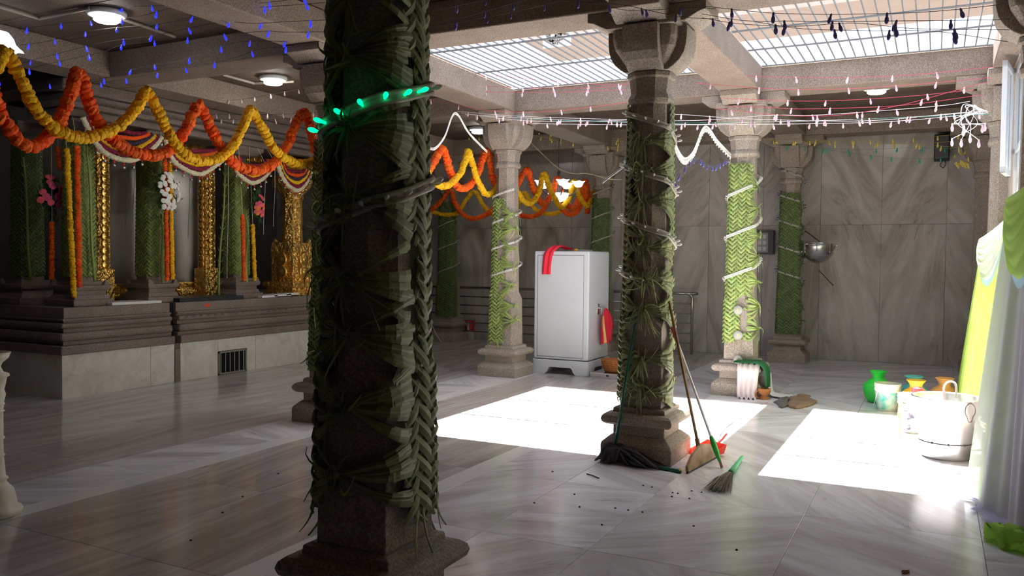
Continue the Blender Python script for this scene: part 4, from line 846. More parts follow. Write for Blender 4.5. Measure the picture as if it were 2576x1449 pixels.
top = fz + .012
a = gy(1395, 626, fy0); b = gy(1378, 690, fy0 - .02)
cloth_strip('red_cloth', 'red cloth with a pale seam draped over the front edge of the cupboard', [Vector((a.x + .14, fy0 + .22, top + .01)), Vector((a.x + .06, fy0 + .15, top + .045)), Vector((a.x - .01, fy0 + .06, top + .05)), Vector((b.x + .02, fy0 - .022, top - .03)), Vector((b.x - .005, fy0 - .024, 1.45)), Vector((b.x - .01, fy0 - .026, b.z))], .13, 'red_cloth', folds=2, amp=.012, axis=(.95, .3, 0), seed=1)
c_ = hp + Vector((.06, .06, -.04)); G = []
for i in range(13):
    k = i / 12; wy = .06 + .20 * math.sin(min(1, k * 1.5) * math.pi * .62) * (1 - .45 * k); G.append([(c_.x + .02 + .035 * math.sin(3.1 * j / 14 * 6.28 + k * 2) * (.4 + k * .6), c_.y + (j / 14 - .42) * wy * 1.9, c_.z + .02 - k * .44 - .02 * math.sin(j * .9)) for j in range(15)])
rc = MB().sheet(G).build('red_scarf', 'red_cloth', smooth=True, thick=.004, at=c_); tag(rc, 'red scarf with gold trim hung on the cupboard handle', 'cloth')
G2 = [[(p[0] + .006, p[1], p[2]) for p in row[:5]] for row in G[2:]]; g2 = MB().sheet(G2).build('gold_border', 'gold_trim', rc, smooth=True)
tag(MB().box(-4.2, -4.05, fy0 + .12, fy0 + .3, fz, fz + .02).build('glass_dish', 'clear_disc', bevel=.004), 'small clear box lying on top of the cupboard', 'box')
tag(MB().lathe([(.02, 0), (.03, .012), (.02, .03), (.004, .034)], (-4.22, fy0 + .14, fz), 12).build('yellow_flower', 'marigold_yellow'), 'single yellow flower on top of the cupboard', 'flower')
# tray and basket
ty = gz(1530, 952); t0 = Vector((fx1 + .06, 9.98, 0))
tr_ = thing('steel_tray', 'shallow steel box on the floor carrying the wicker basket', 'tray', (t0.x + .25, t0.y + .2, 0))
MB().box(t0.x, t0.x + .55, t0.y, t0.y + .42, 0, .07).build('body', 'steel', tr_, bevel=.005)
for k in (.22, .40): MB().box(t0.x + k, t0.x + k + .03, t0.y - .008, t0.y, .03, .055).build('clasp', 'dark_steel', tr_)
bk = Vector((t0.x + .26, t0.y + .22, .072)); bt = thing('wicker_basket', 'round orange-brown wicker basket set on the steel tray', 'basket', bk)
MB().lathe([(.001, 0), (.13, 0), (.145, .02), (.185, .15), (.19, .155), (.175, .15), (.13, .03), (.001, .02)], bk, 28).build('bowl', 'wicker', bt, smooth=True)
for z, r_ in ((.04, .152), (.07, .162), (.10, .172), (.13, .181), (.155, .19)):
    MB().tube([bk + Vector((r_ * math.cos(2 * math.pi * i / 28), r_ * math.sin(2 * math.pi * i / 28), z)) for i in range(29)], .006, 5).build('hoop', 'wicker', bt)
# steel railing before the back wall
ry = 13.38; rx0, rx1 = -8.6, -3.50; rl = thing('steel_railing', 'stainless steel railing with rounded end along the back wall', 'railing', ((rx0 + rx1) / 2, ry, 0))
zt = .985
MB().tube(spline([(rx0, ry, zt), (rx1 - .3, ry, zt), (rx1 - .1, ry, zt)], 4) + [Vector((rx1 - .1 + .1 * math.sin(t), ry, zt - .1 + .1 * math.cos(t))) for t in (.4, .8, 1.2, 1.57)] + [Vector((rx1, ry, 0))], .024, 10).build('top_rail', 'rail_steel', rl, smooth=True)
for z in (.82, .66, .50, .34, .18): MB().tube([(rx0, ry, z), (rx1, ry, z)], .012, 8).build('cross_rail', 'rail_steel', rl, smooth=True)
for px in (1110, 1153): x = gy(px, 800, ry).x; MB().tube([(x, ry, 0), (x, ry, zt - .02)], .02, 8).build('post', 'rail_steel', rl, smooth=True)
for x in (-6.1, -4.7, -3.95): MB().tube([(x, ry, 0), (x, ry, zt - .02)], .016, 8).build('post', 'rail_steel', rl, smooth=True)
tn = thing('paint_tin', 'red and white tin standing on a cement block behind the railing', 'tin', (gy(1181, 850, 13.58).x, 13.58, .16))
MB().lathe([(.09, 0), (.09, .19), (.095, .195), (.095, .205), (.085, .205)], tn.location, 20).build('can', 'red_tin', tn)
MB().box(tn.location.x + .0, tn.location.x + .04, tn.location.y - .094, tn.location.y - .086, .19, .35).build('white_band', 'white_paint', tn)
tag(MB().lathe([(.10, .0), (.105, .03), (.10, .155), (.09, .16)], (tn.location.x, tn.location.y, 0), 18).build('cement_block', 'cement'), 'round cement block under the red and white tin', 'block')
st = thing('wooden_stool', 'dark wooden stool behind the railing near the corner pillar', 'stool', (gy(1125, 840, 13.62).x, 13.6, 0)); sx_ = st.location.x
MB().box(sx_ - .13, sx_ + .13, 13.48, 13.72, .40, .43).build('seat', 'wood', st, bevel=.004)
for i in (-1, 1):
    for j in (-1, 1): MB().box(sx_ + i * .11 - .015, sx_ + i * .11 + .015, 13.6 + j * .09 - .015, 13.6 + j * .09 + .015, 0, .40).build('leg', 'wood', st)
    MB().box(sx_ + i * .11 - .01, sx_ + i * .11 + .01, 13.52, 13.68, .14, .17).build('stretcher', 'wood', st)
tag(MB().tube(spline([gy(1048, 700, 12.4), gy(1072, 775, 12.6), gy(1085, 815, 12.8), Vector((gy(1110, 852, 12.9).x, 12.9, .008)), Vector((gy(1128, 852, 12.95).x, 12.95, .008)), gy(1133, 840, 13.0), gy(1138, 834, 13.0)], 8), .006, 5).build('white_wire', 'cord_white'), 'white wire trailing down to the floor before the railing', 'wire')

# mop, squeegee, brooms, dustpan
mb = gz(1541, 1162); mt = gy(1601, 790, ROWY[2] - .20); mp_ = thing('mop', 'mop with dark green pole and black yarn head leaning on the pillar', 'mop', mb)
ax_ = (mt - mb).normalized()
MB().tube([mb + ax_ * .06, mt], .011, 10).build('pole', 'green_pole', mp_, smooth=True)
MB().tube([mb + ax_ * .03 + Vector((-.02, 0, 0)), mb + ax_ * .3 + Vector((-.016, -.004, 0))], .004, 6).build('wire_clip', 'steel', mp_)
r = random.Random(9)
for k in range(150):
    a = r.uniform(-.3, 1.0); left_ = r.random() < .15; s0 = mb + Vector((r.uniform(-.05, .07), r.uniform(-.03, .05), .10 + r.uniform(-.02, .03)))
    L = r.uniform(.18, .36) * (.35 if left_ else 1); dirv = Vector((rt0.x, rt0.y, 0)) * math.cos(a * 1.2) * (-1 if left_ else 1) + Vector((-fw.x, -fw.y, 0)).normalized() * (r.uniform(-.1, .8))
    dirv = dirv.normalized(); e = s0 + dirv * L; e.z = r.uniform(.006, .03); mid = s0 + dirv * L * .45 + Vector((r.uniform(-.02, .02), r.uniform(-.02, .02), 0)); mid.z = r.uniform(.04, .115)
    if e.y > 5.86: e.y = 5.86 - r.uniform(0, .03)
    if mid.y > 5.86: mid.y = 5.86 - r.uniform(0, .03)
    MB().tube(spline([s0, mid, e.lerp(mid, .4) * 1.0 + Vector((0, 0, -.004)), e], 4), [.010] * 10 + [.008, .006, .004], 5).build('yarn', 'mop_yarn', mp_, smooth=True)
MB().lathe([(.07, .02), (.085, .07), (.06, .11), (.02, .125)], (mb.x, mb.y, 0), 12).build('clamp', 'mop_yarn', mp_, smooth=True)
# squeegee of wood
s0 = gz(1729, 1192); s1_ = gz(1802, 1152); sm = (s0 + s1_) / 2; su = (s1_ - s0).normalized(); sn = Vector((0, 0, 1)).cross(su).normalized()
stp = gx(1683, 757, COLX[2] + .19); sqg = thing('wooden_squeegee', 'worn wooden squeegee with long stick leaning on the pillar', 'squeegee', sm)
neck = sm + Vector((0, 0, .14)) - sn * 0 ; hl = (s1_ - s0).length / 2
poly = [(-hl, .015), (hl, .015), (hl, .075), (hl * .5, .135), (hl * .12, .15), (-hl * .12, .15), (-hl * .6, .115), (-hl, .05)]
lean = Vector((stp.x - sm.x, stp.y - sm.y, 0)); lv = (stp - sm).normalized()
MB().prism(poly, lambda u, v, d: tuple(sm + su * u + Vector((0, 0, v)) + Vector((lv.x, lv.y, 0)) * v * .5 + sn * d), -.012, .012).build('blade_board', 'wood_worn', sqg, bevel=.003)
MB().prism([(-hl, 0), (hl, 0), (hl, .03), (-hl, .03)], lambda u, v, d: tuple(sm + su * u + Vector((0, 0, v)) + sn * d), -.007, .007).build('rubber', 'black_rubber', sqg)
MB().tube([sm + lv * .05, sm + lv * .2], [.016, .018], 8).build('socket', 'wood_worn', sqg)
MB().tube([sm + lv * .12, stp], .0115, 8).build('stick', 'wood', sqg, smooth=True)
# white-handled push broom
g0 = gz(1817, 1178); gt = gx(1690, 822, COLX[2] + .195); gv = (gt - g0).normalized(); gb = thing('green_scrubber', 'scrubber with white pole, red grip and green clamp leaning on the pillar', 'scrubber', g0)
MB().tube([g0 + gv * .20, gt - gv * .10], .0105, 10).build('pole', 'white_paint', gb, smooth=True); MB().tube([gt - gv * .12, gt], .013, 10).build('grip', 'pink_petal', gb, smooth=True)
sd2 = gv.cross(fw).normalized(); MB().tube([g0 + gv * .04, g0 + gv * .12, g0 + gv * .2, g0 + gv * .24], [.010, .02, .022, .014], 8).build('clamp', 'green_plastic', gb, smooth=True)
MB().tube([g0 + gv * .005, g0 + gv * .09], [.012, .008], 6).build('foot', 'wood_worn', gb)
# dustpan
d0 = gz(1727, 1140); d1 = gz(1790, 1160); du = (d1 - d0).normalized(); dn = Vector((0, 0, 1)).cross(du).normalized(); dp = thing('dustpan', 'red plastic dustpan on the floor behind the wooden squeegee', 'dustpan', d0)
W_ = .22; bk_ = lambda u, v, z: tuple(d0 + du * u + dn * v + Vector((0, 0, z)))
MB().add([bk_(0, 0, .002), bk_(W_, 0, .002), bk_(W_ - .02, .2, .02), bk_(.02, .2, .02), bk_(.0, .21, .09), bk_(W_, .21, .09), bk_(-.01, 0, .02), bk_(W_ + .01, 0, .02)], [(0, 1, 2, 3), (3, 2, 5, 4), (0, 3, 4, 6), (1, 7, 5, 2)]).build('pan', 'red_plastic', dp, thick=.004)
MB().tube([bk_(W_ * .5, .2, .06), bk_(W_ * .35, .30, .10), bk_(W_ * .25, .36, .13)], .009, 6).build('handle', 'red_plastic', dp)
# hand broom
h1 = gz(1866, 1150, .03); hm = gz(1838, 1190, .035); h0 = gz(1803, 1234, .012); hb = thing('hand_broom', 'soft grass hand broom with mint green handle lying on the floor', 'broom', gz(1838, 1190))
MB().tube([h1, h1.lerp(hm, .5), hm], [.013, .016, .022], 10).build('handle', 'mint_plastic', hb, smooth=True)
hd = (h0 - hm); hs = hd.normalized().cross(Vector((0, 0, 1))).normalized()
for k in range(150):
    s = r.gauss(0, .42); s = max(-1, min(1, s)); p0 = hm + hs * s * .016 + Vector((0, 0, r.uniform(-.012, .012))); L = r.uniform(.85, 1.1)
    e = hm + hd * L + hs * s * .095; e.z = r.uniform(.004, .035); mid = p0.lerp(e, .5); mid.z += .012 + r.uniform(-.006, .012)
    MB().ribbon([p0, mid, e], [.003, .004, .0012], [(0, 0, 1)] * 3).build('bristle', 'bristle_dark' if abs(s) > .35 and r.random() < .6 else 'bristle', hb)
q0, q1 = gz(1632, 1172, .012), gz(1712, 1186, .012); rod = thing('short_rod', 'short dark green brush handle lying along the pillar base', 'rod', q1)
MB().tube([q0, q0.lerp(q1, .7), q1], [.012, .014, .02], 8).build('shaft', 'green_pole', rod, smooth=True); MB().lathe([(.012, -.004), (.016, .0), (.012, .004)], tuple(q1 + Vector((0, -.005, .012))), 8).build('knob', 'gold_trim', rod)

# cloths on the pillar base, clay cup, jute rag
cxp, cyp = COLX[2], ROWY[3]; cr = Vector((cxp + .26, cyp - .27, 0))
def drape(name, label, pts, wid, m, axis, seed, folds=3, amp=.018, taper=None): return cloth_strip(name, label, [Vector(p) for p in pts], wid, m, 'cloth', folds, amp, 18, seed, axis, taper)
drape('pink_cloth', 'pale pink cloth hanging down the base of the bright green palm pillar', [(cxp + .14, cyp - .215, .375), (cxp + .14, cyp - .27, .372), (cxp + .14, cyp - .315, .31), (cxp + .135, cyp - .315, .2), (cxp + .13, cyp - .325, .08), (cxp + .14, cyp - .36, .012), (cxp + .16, cyp - .42, .008)], .26, 'pink_cloth', (1, 0, 0), 3, 4, .018, lambda k: 1 - .25 * k)
drape('green_cloth', 'dark green cloth thrown over the corner of the pillar base', [(cxp + .0, cyp - .235, .40), (cxp + .14, cyp - .25, .40), (cxp + .26, cyp - .25, .40), (cxp + .325, cyp - .22, .33), (cxp + .335, cyp - .2, .22), (cxp + .33, cyp - .18, .12)], .24, 'green_cloth', (.1, 1, 0), 4, 3, .016, lambda k: 1 - .35 * k)
drape('grey_cloth', 'pale grey cloth trailing from the pillar base onto the floor', [(cxp + .325, cyp - .05, .25), (cxp + .335, cyp - .05, .12), (cxp + .36, cyp - .05, .03), (cxp + .45, cyp - .06, .012), (cxp + .58, cyp - .08, .010)], .25, 'grey_cloth', (0, 1, 0), 5, 3, .008)
cu = gz(1922, 1004); cup = thing('clay_cup', 'terracotta cup with handle on the floor before the pink cloth', 'cup', cu)
MB().lathe([(.001, 0), (.05, 0), (.052, .008), (.034, .035), (.036, .045), (.066, .075), (.072, .10), (.068, .118), (.060, .118), (.056, .09), (.03, .055), (.001, .05)], cu, 24).build('bowl', 'terracotta', cup, smooth=True)
MB().tube([cu + Vector((-rt0.x * (.058 + .036 * math.sin(t)), -rt0.y * (.058 + .036 * math.sin(t)), .055 + .04 * math.cos(t))) for t in [k * .35 for k in range(10)]], .009, 6).build('handle', 'terracotta', cup, smooth=True)
ra, rb, rc_, rd = gz(1948, 1014), gz(1968, 1002), gz(2057, 1014), gz(2002, 1030)
rag = thing('jute_rag', 'folded brown jute sack lying on the floor by the clay cup', 'rag', gz(2000, 1020))
def flat(poly, z0, z1, m, nm, sd):
    rr_ = random.Random(sd); G = []; c = sum((Vector(p) for p in poly), Vector()) / len(poly)
    outer = []
    for i in range(len(poly)):
        a, b = Vector(poly[i]), Vector(poly[(i + 1) % len(poly)])
        for k in range(5): outer.append(a.lerp(b, k / 5) + Vector((rr_.uniform(-.012, .012), rr_.uniform(-.012, .012), 0)))
    rings = []
    for s, z in ((1, z0), (1.01, (z0 + z1) / 2), (.97, z1 - .003), (.6, z1 + .006), (.15, z1 + .002)): rings.append([c.lerp(p, s) * 1 + Vector((0, 0, z + rr_.uniform(-.002, .002))) for p in outer])
    return MB().loft(rings).build(nm, m, rag, smooth=True)
flat([ra, rb, gz(1985, 1001), gz(1985, 1022), gz(1965, 1028)], 0, .022, 'jute_dark', 'dark_fold', 1); flat([gz(1982, 1026), gz(1986, 1003), gz(2025, 1003), rc_, gz(2030, 1025), rd], 0, .035, 'jute', 'sack_fold', 2); flat([gz(2005, 1003), gz(2012, 999), gz(2040, 1004), gz(2030, 1010)], .03, .042, 'jute', 'frayed_edge', 3)

# water pots
def pot(label, p, m, s=1.0, tilt=0):
    root = thing('water_pot', label, 'pot', p, 'plastic water pots by the wall')
    b = MB().lathe([(.001, 0), (.085, 0), (.10, .006), (.135, .06), (.15, .12), (.152, .165), (.145, .195), (.105, .235), (.062, .262), (.056, .278), (.062, .30), (.085, .335), (.088, .34), (.080, .338), (.056, .30), (.048, .278)], (0, 0, 0), 28)
    b.v = [(p.x + x * s, p.y + y * s, p.z + z * s) for x, y, z in b.v]; b.build('body', m, root, smooth=True)
    q = MB().tube([(p.x + .0865 * s * math.cos(2 * math.pi * i / 24), p.y + .0865 * s * math.sin(2 * math.pi * i / 24), p.z + .338 * s) for i in range(25)], .005, 6).build('rim', m, root, smooth=True)
pg = gz(2208, 1012); pot('bright green plastic water pot behind the teal labelled pail', pg, 'pot_green')
pb = gz(2299, 946, .34); pot('turquoise plastic water pot behind the mustard one', Vector((pb.x, pb.y, 0)), 'pot_blue')
pb = gz(2305, 956, .34); pot('mustard plastic water pot between the pails and the turquoise one', Vector((pb.x, pb.y, 0)), 'pot_gold')
pb = gz(2377, 951, .34); pot('orange plastic water pot next to the lime curtain', Vector((pb.x - .0, pb.y, 0)), 'pot_orange')
def pail(label, p, rb_, rt_, h, lm, lz, group='plastic paint pails'):
    root = thing('paint_pail', label, 'pail', p, group)
    bkt = MB().lathe([(.001, .0), (rb_ * .96, 0), (rb_, .006), (rt_ * .97, h * .74), (rt_ * 1.03, h * .745), (rt_ * 1.03, h * .78), (rt_ * .98, h * .785), (rt_ * 1.04, h * .84), (rt_ * 1.04, h * .86), (rt_ * .99, h * .865), (rt_ * 1.05, h * .93), (rt_ * 1.05, h * .95), (rt_, h * .955), (rt_ * 1.04, h), (rt_ * .96, h), (rt_ * .93, h * .8), (rb_ * .93, .02), (.001, .02)], p, 32).build('bucket', 'pail_white', root, smooth=False)
    f = lambda z: rb_ + (rt_ * .97 - rb_) * z / (h * .74); n = 20; G = []
    for z in (lz[0], lz[1]): G.append([(p.x + (f(z) + .0015) * math.cos(a), p.y + (f(z) + .0015) * math.sin(a), p.z + z) for a in [lz[2] + (lz[3] - lz[2]) * i / n for i in range(n + 1)]])
    MB().sheet(G).build('label', lm, bkt, smooth=True)
    a = -2.2; MB().tube(spline([(p.x + rt_ * 1.05 * math.cos(a), p.y + rt_ * 1.05 * math.sin(a), p.z + h * .9), (p.x + rt_ * 1.12 * math.cos(a - .2), p.y + rt_ * 1.12 * math.sin(a - .2), p.z + h * .5), (p.x + rt_ * 1.10 * math.cos(a - .5), p.y + rt_ * 1.1 * math.sin(a - .5), p.z + h * .15)], 8), .004, 5).build('wire_handle', 'steel', bkt)
    return root
p1_ = gz(2232, 1031); p1_.z = 0; pail('white pail with a peeling teal label in front of the green pot', p1_, .10, .125, .275, 'pail_label', (.012, .19, 2.6, 5.9))
p2_ = gz(2296, 1085); p2_.z = 0; pl2 = pail('white pail with a dark printed picture behind the steel bucket', p2_, .11, .128, .335, 'pail_print', (.03, .20, 3.7, 5.6))
# worn lettering above the picture
def text(body, name, parent, m, size, at, rot):
    cu_ = bpy.data.curves.new(name, 'FONT'); cu_.body = body; cu_.size = size; cu_.extrude = .0006; cu_.materials.append(MATS[m]); cu_.align_x = 'CENTER'
    o = bpy.data.objects.new(name + '_curve', cu_); col.objects.link(o); dg = bpy.context.evaluated_depsgraph_get(); me = bpy.data.meshes.new_from_object(o.evaluated_get(dg)); bpy.data.objects.remove(o)
    o = put(name, me, parent, Vector(at) - (org(parent) if parent else Vector())); o.rotation_euler = rot; return o
va = math.atan2(-fw.y, -fw.x); text('northernpaints', 'lettering', pl2, 'lettering', .026, (p2_.x + .124 * math.cos(va), p2_.y + .124 * math.sin(va), .212), (math.pi / 2 - .04, 0, va + math.pi / 2))
tag(MB().lathe([(.03, 0), (.055, .02), (.05, .05), (.02, .06)], (p2_.x + .03, p2_.y + .06, .335), 9).build('red_bloom', 'pink_petal'), 'crumpled red bloom on the rim of the printed pail', 'flower')
ws = gz(2256, 1117); we = Vector((p2_.x - .10, p2_.y - .10, .27)); wd = (we - ws); sdv = Vector((rt0.x, rt0.y, 0))
tag(MB().loft([[ws + sdv * x + Vector((0, y, 0)) for x, y in ((-.02, -.012), (.02, -.012), (.02, .012), (-.02, .012))], [we + sdv * x + Vector((0, y, 0)) for x, y in ((-.02, -.012), (.02, -.012), (.02, .012), (-.02, .012))]]).build('wooden_batten', 'wood_worn', at=ws), 'short wooden batten leaning on the printed pail', 'batten')
# steel bucket
sb = gz(2378, 1148); sbk = thing('steel_bucket', 'large shiny steel bucket standing in the sun patch by the curtain', 'bucket', sb)
sb.z = 0
MB().lathe([(.001, .012), (.165, .012), (.165, 0), (.172, 0), (.174, .012), (.178, .05), (.236, .455), (.246, .462), (.246, .472), (.238, .474), (.232, .462), (.172, .05), (.001, .03)], sb, 48).build('body', 'steel_bright', sbk, smooth=True)
MB().tube([sb + Vector((.2465 * math.cos(2 * math.pi * i / 48), .2465 * math.sin(2 * math.pi * i / 48), .468)) for i in range(49)], .006, 6).build('rim', 'steel', sbk, smooth=True)
MB().tube([sb + Vector((.1925 * math.cos(2 * math.pi * i / 48), .1925 * math.sin(2 * math.pi * i / 48), .125)) for i in range(49)], .003, 5).build('wire_hoop', 'dark_steel', sbk)
ea = va + .22; ev = Vector((math.cos(ea), math.sin(ea), 0)); es_ = Vector((-math.sin(ea), math.cos(ea), 0)); eb = sb + ev * .238 + Vector((0, 0, .43))
MB().box(-.02, .02, -.004, .004, -.012, .02).build('lug', 'steel', sbk).location = eb - org(sbk) + Vector((0, 0, .0))
MB().tube([eb + es_ * (.045 * math.cos(t)) + ev * .006 + Vector((0, 0, -.03 + .055 * math.sin(t) * (1 if math.sin(t) > 0 else 1.0) - (.03 if abs(math.cos(t)) < .5 and math.sin(t) < 0 else 0))) for t in [2 * math.pi * k / 20 for k in range(21)]], .0035, 6).build('ring_handle', 'dark_steel', sbk)
for k in range(4):
    a = va - 1.0 + k * .62; v = Vector((math.cos(a), math.sin(a), 0)); MB().lathe([(.010, 0), (.008, .006), (.002, .008)], sb + v * .193 + Vector((0, 0, .125)), 8, ax=tuple(v)).build('rivet', 'dark_steel', sbk)
mg = thing('pink_mug', 'pink plastic mug with white looped handle inside the steel bucket', 'mug', sb + Vector((-.10, .02, .38)))
ml = mg.location; MB().lathe([(.055, -.02), (.068, .085), (.060, .085), (.045, -.01)], ml, 18).build('cup', 'pink_plastic', mg, smooth=True)
MB().tube(spline([ml + Vector(v) for v in ((.09, .12, .05), (.08, .12, .14), (.11, .14, .185), (.16, .15, .17), (.17, .15, .06))], 6), .009, 6).build('handle', 'white_paint', mg, smooth=True)
# low ledge by the wall
lg = thing('stone_ledge', 'low ledge of rough stone blocks under the lime curtain', 'ledge', (.5, 7.9, 0))
for k in range(4): MB().box(.36, .615, 7.0 + k * .5, 7.49 + k * .5, 0, .2).build('block', 'granite_pale', lg, bevel=.01)
for k in range(3): MB().box(.40, .612, 7.1 + k * .55, 7.62 + k * .55, .203, .40).build('block', 'granite', lg, bevel=.01)
tag(MB().lathe([(.001, 0), (.07, 0), (.11, .02), (.115, .024), (.10, .02), (.001, .006)], gz(2432, 1128), 20).build('white_saucer', 'white_paint', smooth=True), 'white saucer on the floor behind the steel bucket', 'saucer')

# ================================================================ CURTAINS
def drapery(name, label, top, bot, m, folds, amp, zt, zb, n=90, nz_=26, bulge=0, seed=0, cat='curtain', puddle=0, group=None, taper=1.0):
    """hanging cloth between a top line and a bottom line, folds across it, foot pooling on the floor"""
    r = random.Random(seed); ph = [r.uniform(0, 6.28) for _ in range(4)]; G = []
    ta, tb = Vector(top[0]), Vector(top[1]); ba, bb = Vector(bot[0]), Vector(bot[1])
    nrm = (tb - ta).cross(Vector((0, 0, 1))).normalized()
    for i in range(nz_ + 1):
        k = i / nz_; row = []
        for j in range(n + 1):
            u = j / n; p = ta.lerp(tb, u).lerp(ba.lerp(bb, u), k ** 1.15)
            f = math.sin(folds * 6.283 * u + ph[0] + .8 * math.sin(3 * u + k)) + .45 * math.sin(folds * 2.3 * 6.283 * u + ph[1] + k)
            p = p + nrm * f * amp * (.35 + .65 * k) + nrm * bulge * math.sin(math.pi * k)
            row.append(p)
        G.append(row)
    if puddle:
        last = G[-1]
        for q in range(1, 7):
            row = []
            for j, p in enumerate(last):
                u = j / n; o = puddle * q / 6 * (1 + .35 * math.sin(11 * u + ph[2]) + .2 * math.sin(29 * u + ph[3]))
                z = .012 + .022 * abs(math.sin(q * 1.4 + 17 * u + ph[1])) * (1 - q / 7)
                row.append(Vector((p.x, p.y, 0)) + nrm * o + Vector((0, 0, z)))
            G.append(row)
    return tag(MB().sheet(G).build(name, m, smooth=True, at=ba.lerp(bb, .5)), label, cat, group)
T1 = gy(2545, 500, 5.92)
drapery('lavender_curtain', 'sheer lavender curtain pooling on the marble floor beside the steel bucket', (T1, (T1.x + .12, 5.0, 1.95)), ((.235, 6.06, .03), (.545, 5.0, .03)), 'lavender', 3, .026, 0, 0, n=140, puddle=.07, seed=4)
drapery('lime_lining', 'lime edge of the cloth lining the lavender curtain', ((T1.x + .03, 5.99, 1.9), (T1.x + .13, 5.5, 1.9)), ((.255, 6.15, .02), (.46, 5.64, .02)), 'lime', 2, .015, 0, 0, n=40, seed=5)
A2 = gx(2455, 625, .40); B2 = gx(2528, 640, .45)
drapery('lime_curtain', 'lime green curtain gathered below the white satin swag', ((.40, 9.35, 1.72), (.44, 6.3, 1.80)), ((.22, 9.75, .03), (.42, 7.3, .42)), 'lime', 9, .025, 0, 0, n=140, seed=6)
drapery('white_drop', 'white satin drop hanging between the lime and lavender curtains', ((.43, 7.1, 1.75), (.45, 6.2, 1.78)), ((.40, 7.6, .35), (.46, 6.9, .25)), 'white_satin', 3, .02, 0, 0, n=50, seed=8)
def swag(label, a, b, drop, m, depth, seed, n=40, rows=18, name='satin_swag', fr=True):
    r = random.Random(seed); a, b = Vector(a), Vector(b); nrm = Vector((-1, -.15, 0)).normalized(); G = []
    for i in range(rows + 1):
        k = i / rows; row = []
        for j in range(n + 1):
            u = j / n; s = math.sin(math.pi * u) ** .7; p = a.lerp(b, u) - Vector((0, 0, 1)) * (drop * (.12 + .88 * s) * k)
            p = p + nrm * (depth * s * math.sin(math.pi * min(1, k * .9)) + .016 * math.sin(7 * 6.283 * k + 1.5 * s + seed) * s)
            row.append(p)
        G.append(row)
    root = tag(MB().sheet(G).build(name, m, smooth=True, at=a.lerp(b, .5)), label, 'swag')
    if fr:
        f = MB()
        for j in range(n):
            for q in range(3):
                p = G[-1][j].lerp(G[-1][j + 1], q / 3); f.ribbon([p, p - Vector((0, 0, .045 + .01 * r.random()))], [.0035, .003], [tuple(nrm)] * 2)
        f.build('fringe', 'fringe', root)['kind'] = 'stuff'
    return root
swag('white satin swag with blue fringe over the lime curtain', (.37, 9.42, 1.74), (.41, 6.35, 1.80), .40, 'white_satin', .05, 2)
swag('lime satin swag with blue fringe tied to the pilaster above the lavender curtain', T1 + Vector((-.03, 0, -.0)), (T1.x + .06, 4.9, 1.98), .52, 'lime', .05, 3)
lb = gz(2545, 1345); b = MB(); R = []
for i in range(12):
    t = i / 11; c = gz(2505 + 90 * t, 1335 + 45 * t, .04); rad = .055 * math.sin(math.pi * (.12 + .8 * t)) + .015
    R.append([c + Vector((math.cos(a) * rad * 1.5, math.sin(a) * rad * 1.2, max(-.028, math.sin(a + i) * rad * .9))) * (1 + .2 * math.sin(5 * a + i)) for a in [2 * math.pi * k / 14 for k in range(14)]])
tag(b.loft(R).build('lime_bundle', 'lime', smooth=True, at=lb), 'crumpled lime cloth bundle at the foot of the lavender curtain', 'cloth')

# ================================================================ WALL-MOUNTED
sp_ = thing('loudspeaker', 'black wall loudspeaker high on the marble wall', 'speaker', (.045, 13.66, 3.2))
MB().box(-.055, .145, 13.56, 13.785, 3.0, 3.37).build('cabinet', 'black_plastic', sp_, bevel=.015); MB().box(-.04, .13, 13.552, 13.562, 3.02, 3.35).build('grille', 'dark_steel', sp_)
MB().tube(spline([(.06, 13.7, 3.0), (.03, 13.7, 2.94), (.07, 13.7, 2.9), (.10, 13.7, 2.95), (.09, 13.7, 3.0)], 6), .005, 5).build('cable', 'black_plastic', sp_)
eb_ = thing('switch_box', 'open metal switch box on the wall beside the bright green palm pillar', 'switch box', (-2.45, 13.76, 1.63))
MB().box(-2.66, -2.29, 13.70, 13.785, 1.63, 2.005).build('case', 'dark_steel', eb_, bevel=.004); plate_ = MB().box(-2.63, -2.38, 13.692, 13.70, 1.66, 1.97).build('plate', 'panel_grey', eb_)
for i in range(3):
    for j in range(3): MB().box(-2.61 + i * .075, -2.56 + i * .075, 13.682, 13.692, 1.69 + j * .095, 1.75 + j * .095).build('switch', 'panel_white', plate_, bevel=.002)
MB().box(-2.30, -2.285, 13.58, 13.70, 1.63, 2.005).build('lid', 'dark_steel', eb_)
dc = gy(2060, 612, ROWY[4] - .12); dr = thing('steel_drum', 'half-round steel kettledrum fixed to the dark palm pillar', 'drum', dc)
MB().lathe([(.001, -.30), (.08, -.285), (.16, -.235), (.22, -.14), (.243, -.05), (.245, 0), (.235, .004), (.001, .004)], dc, 36, ax=(.10, 0, 1)).build('shell', 'drum_steel', dr, smooth=True)
MB().lathe([(.250, -.012), (.256, 0), (.250, .012)], dc, 36, ax=(.10, 0, 1)).build('hoop', 'steel', dr)
for k in range(8):
    a = k * .785; v = Vector((math.cos(a), math.sin(a), 0)); trd = MB().tube([dc + v * .252, dc + v * .245 + Vector((0, 0, -.13))], .005, 5).build('tension_rod', 'steel', dr); MB().lathe([(.012, -.012), (.012, .012)], dc + v * .243 + Vector((0, 0, -.13)), 8).build('lug', 'steel', trd)
for a_, b_ in ((Vector((-.24, 0, -.02)), Vector((-.42, .10, -.02))), (Vector((-.18, 0, -.2)), Vector((-.42, .10, -.2)))): MB().tube([dc + a_, dc + b_], .014, 6).build('bracket', 'dark_steel', dr)
for a_, b_ in (((2025, 580), (2062, 608)), ((2060, 680), (2096, 718))): MB().tube([gy(*a_, 13.0), gy(*b_, 12.75)], .008, 5).build('strut', 'dark_steel', dr)

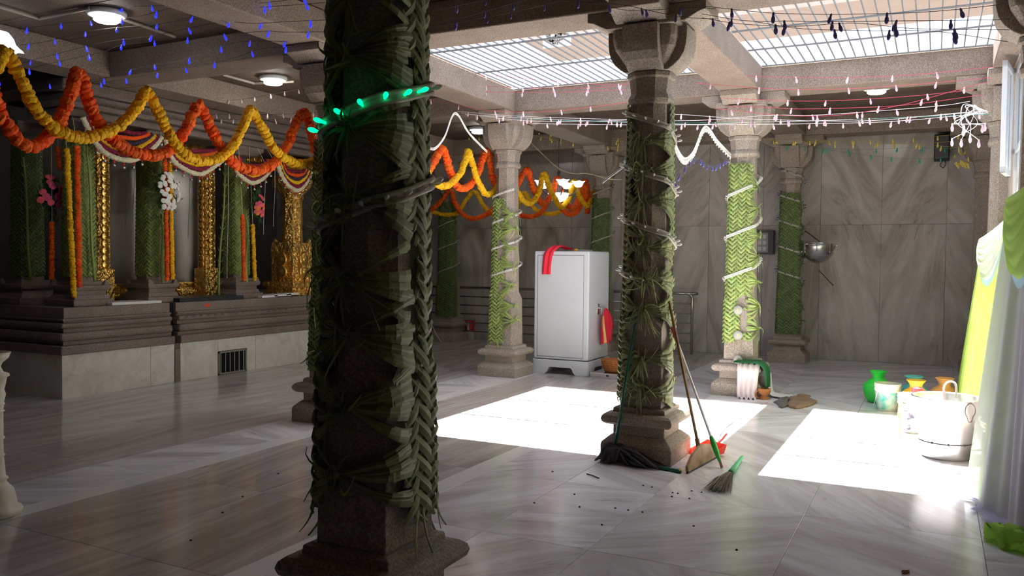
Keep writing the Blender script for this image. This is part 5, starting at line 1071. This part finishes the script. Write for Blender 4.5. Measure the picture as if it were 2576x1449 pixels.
# loose litter on the marble
lf = MB().sheet([[gz(2268 + 5 * i, 1434 + 2.5 * j, .004 + .006 * ((i + j) % 2)) for i in range(5)] for j in range(4)])
tag(lf.build('dry_leaf', 'dry_leaf', at=gz(2278, 1438)), 'small dry brown leaf lying on the marble floor', 'leaf')
tag(MB().tube(spline([gz(1476, 1192, .004), gz(1490, 1196, .006), gz(1507, 1203, .004)], 5), .004, 4).build('twig', 'dirt', at=gz(1490, 1196)), 'thin dark twig on the floor beside the mop head', 'twig')
sg = [(1390, 1187), (1445, 1244), (1514, 1321), (1458, 1276), (1692, 1240), (1705, 1242), (1740, 1236), (1765, 1239), (1618, 1222), (1640, 1226), (1690, 1250), (1734, 1255), (1580, 1284), (1616, 1289), (1344, 1266), (1548, 1279), (1853, 1384), (1745, 1324), (560, 1290), (610, 1250), (480, 1360), (700, 1192)]
db = MB()
for a, c in sg: q = gz(a, c); db.lathe([(.006, 0), (.007, .004), (.002, .007)], q, 6)
o = tag(db.build('floor_grit', 'dirt'), 'scattered dark grit on the white marble floor', 'grit'); o['kind'] = 'stuff'

# ================================================================ BEYOND THE SKYLIGHTS
tw = thing('upper_storey', 'pink plastered upper storey seen through the skylight gratings', 'building', (2, 27, 0))
MB().box(-12.5, 3, 26, 29, 9.15, 11.2).build('wall', 'pink_wall', tw)
for x in (-9.2, -7.2, 2.2): MB().box(x, x + .5, 26.6, 27.1, 0, 9.15).build('column', 'pink_wall', tw)
MB().box(-12.8, 3.3, 25.85, 29, 8.98, 9.15).build('slab', 'pink_wall', tw)
sgn = thing('notice_board', 'white notice board with worn lettering on the pink upper storey', 'sign', gy(1400, 102, 25.8))
q0, q1 = gy(1366, 122, 25.8), gy(1436, 80, 25.8)
MB().box(q0.x, q1.x, 25.79, 25.85, q0.z, q1.z).build('board', 'white_paint', sgn)
rr = random.Random(12)
for k in range(26):
    a = gy(1374 + rr.uniform(0, 54), 86 + rr.uniform(0, 28), 25.78); w_, h_ = (rr.uniform(.03, .06), rr.uniform(.10, .35)) if rr.random() < .6 else (rr.uniform(.1, .3), .05)
    MB().box(a.x, a.x + w_, 25.775, 25.79, a.z, a.z + h_).build('stroke', 'lettering', sgn)
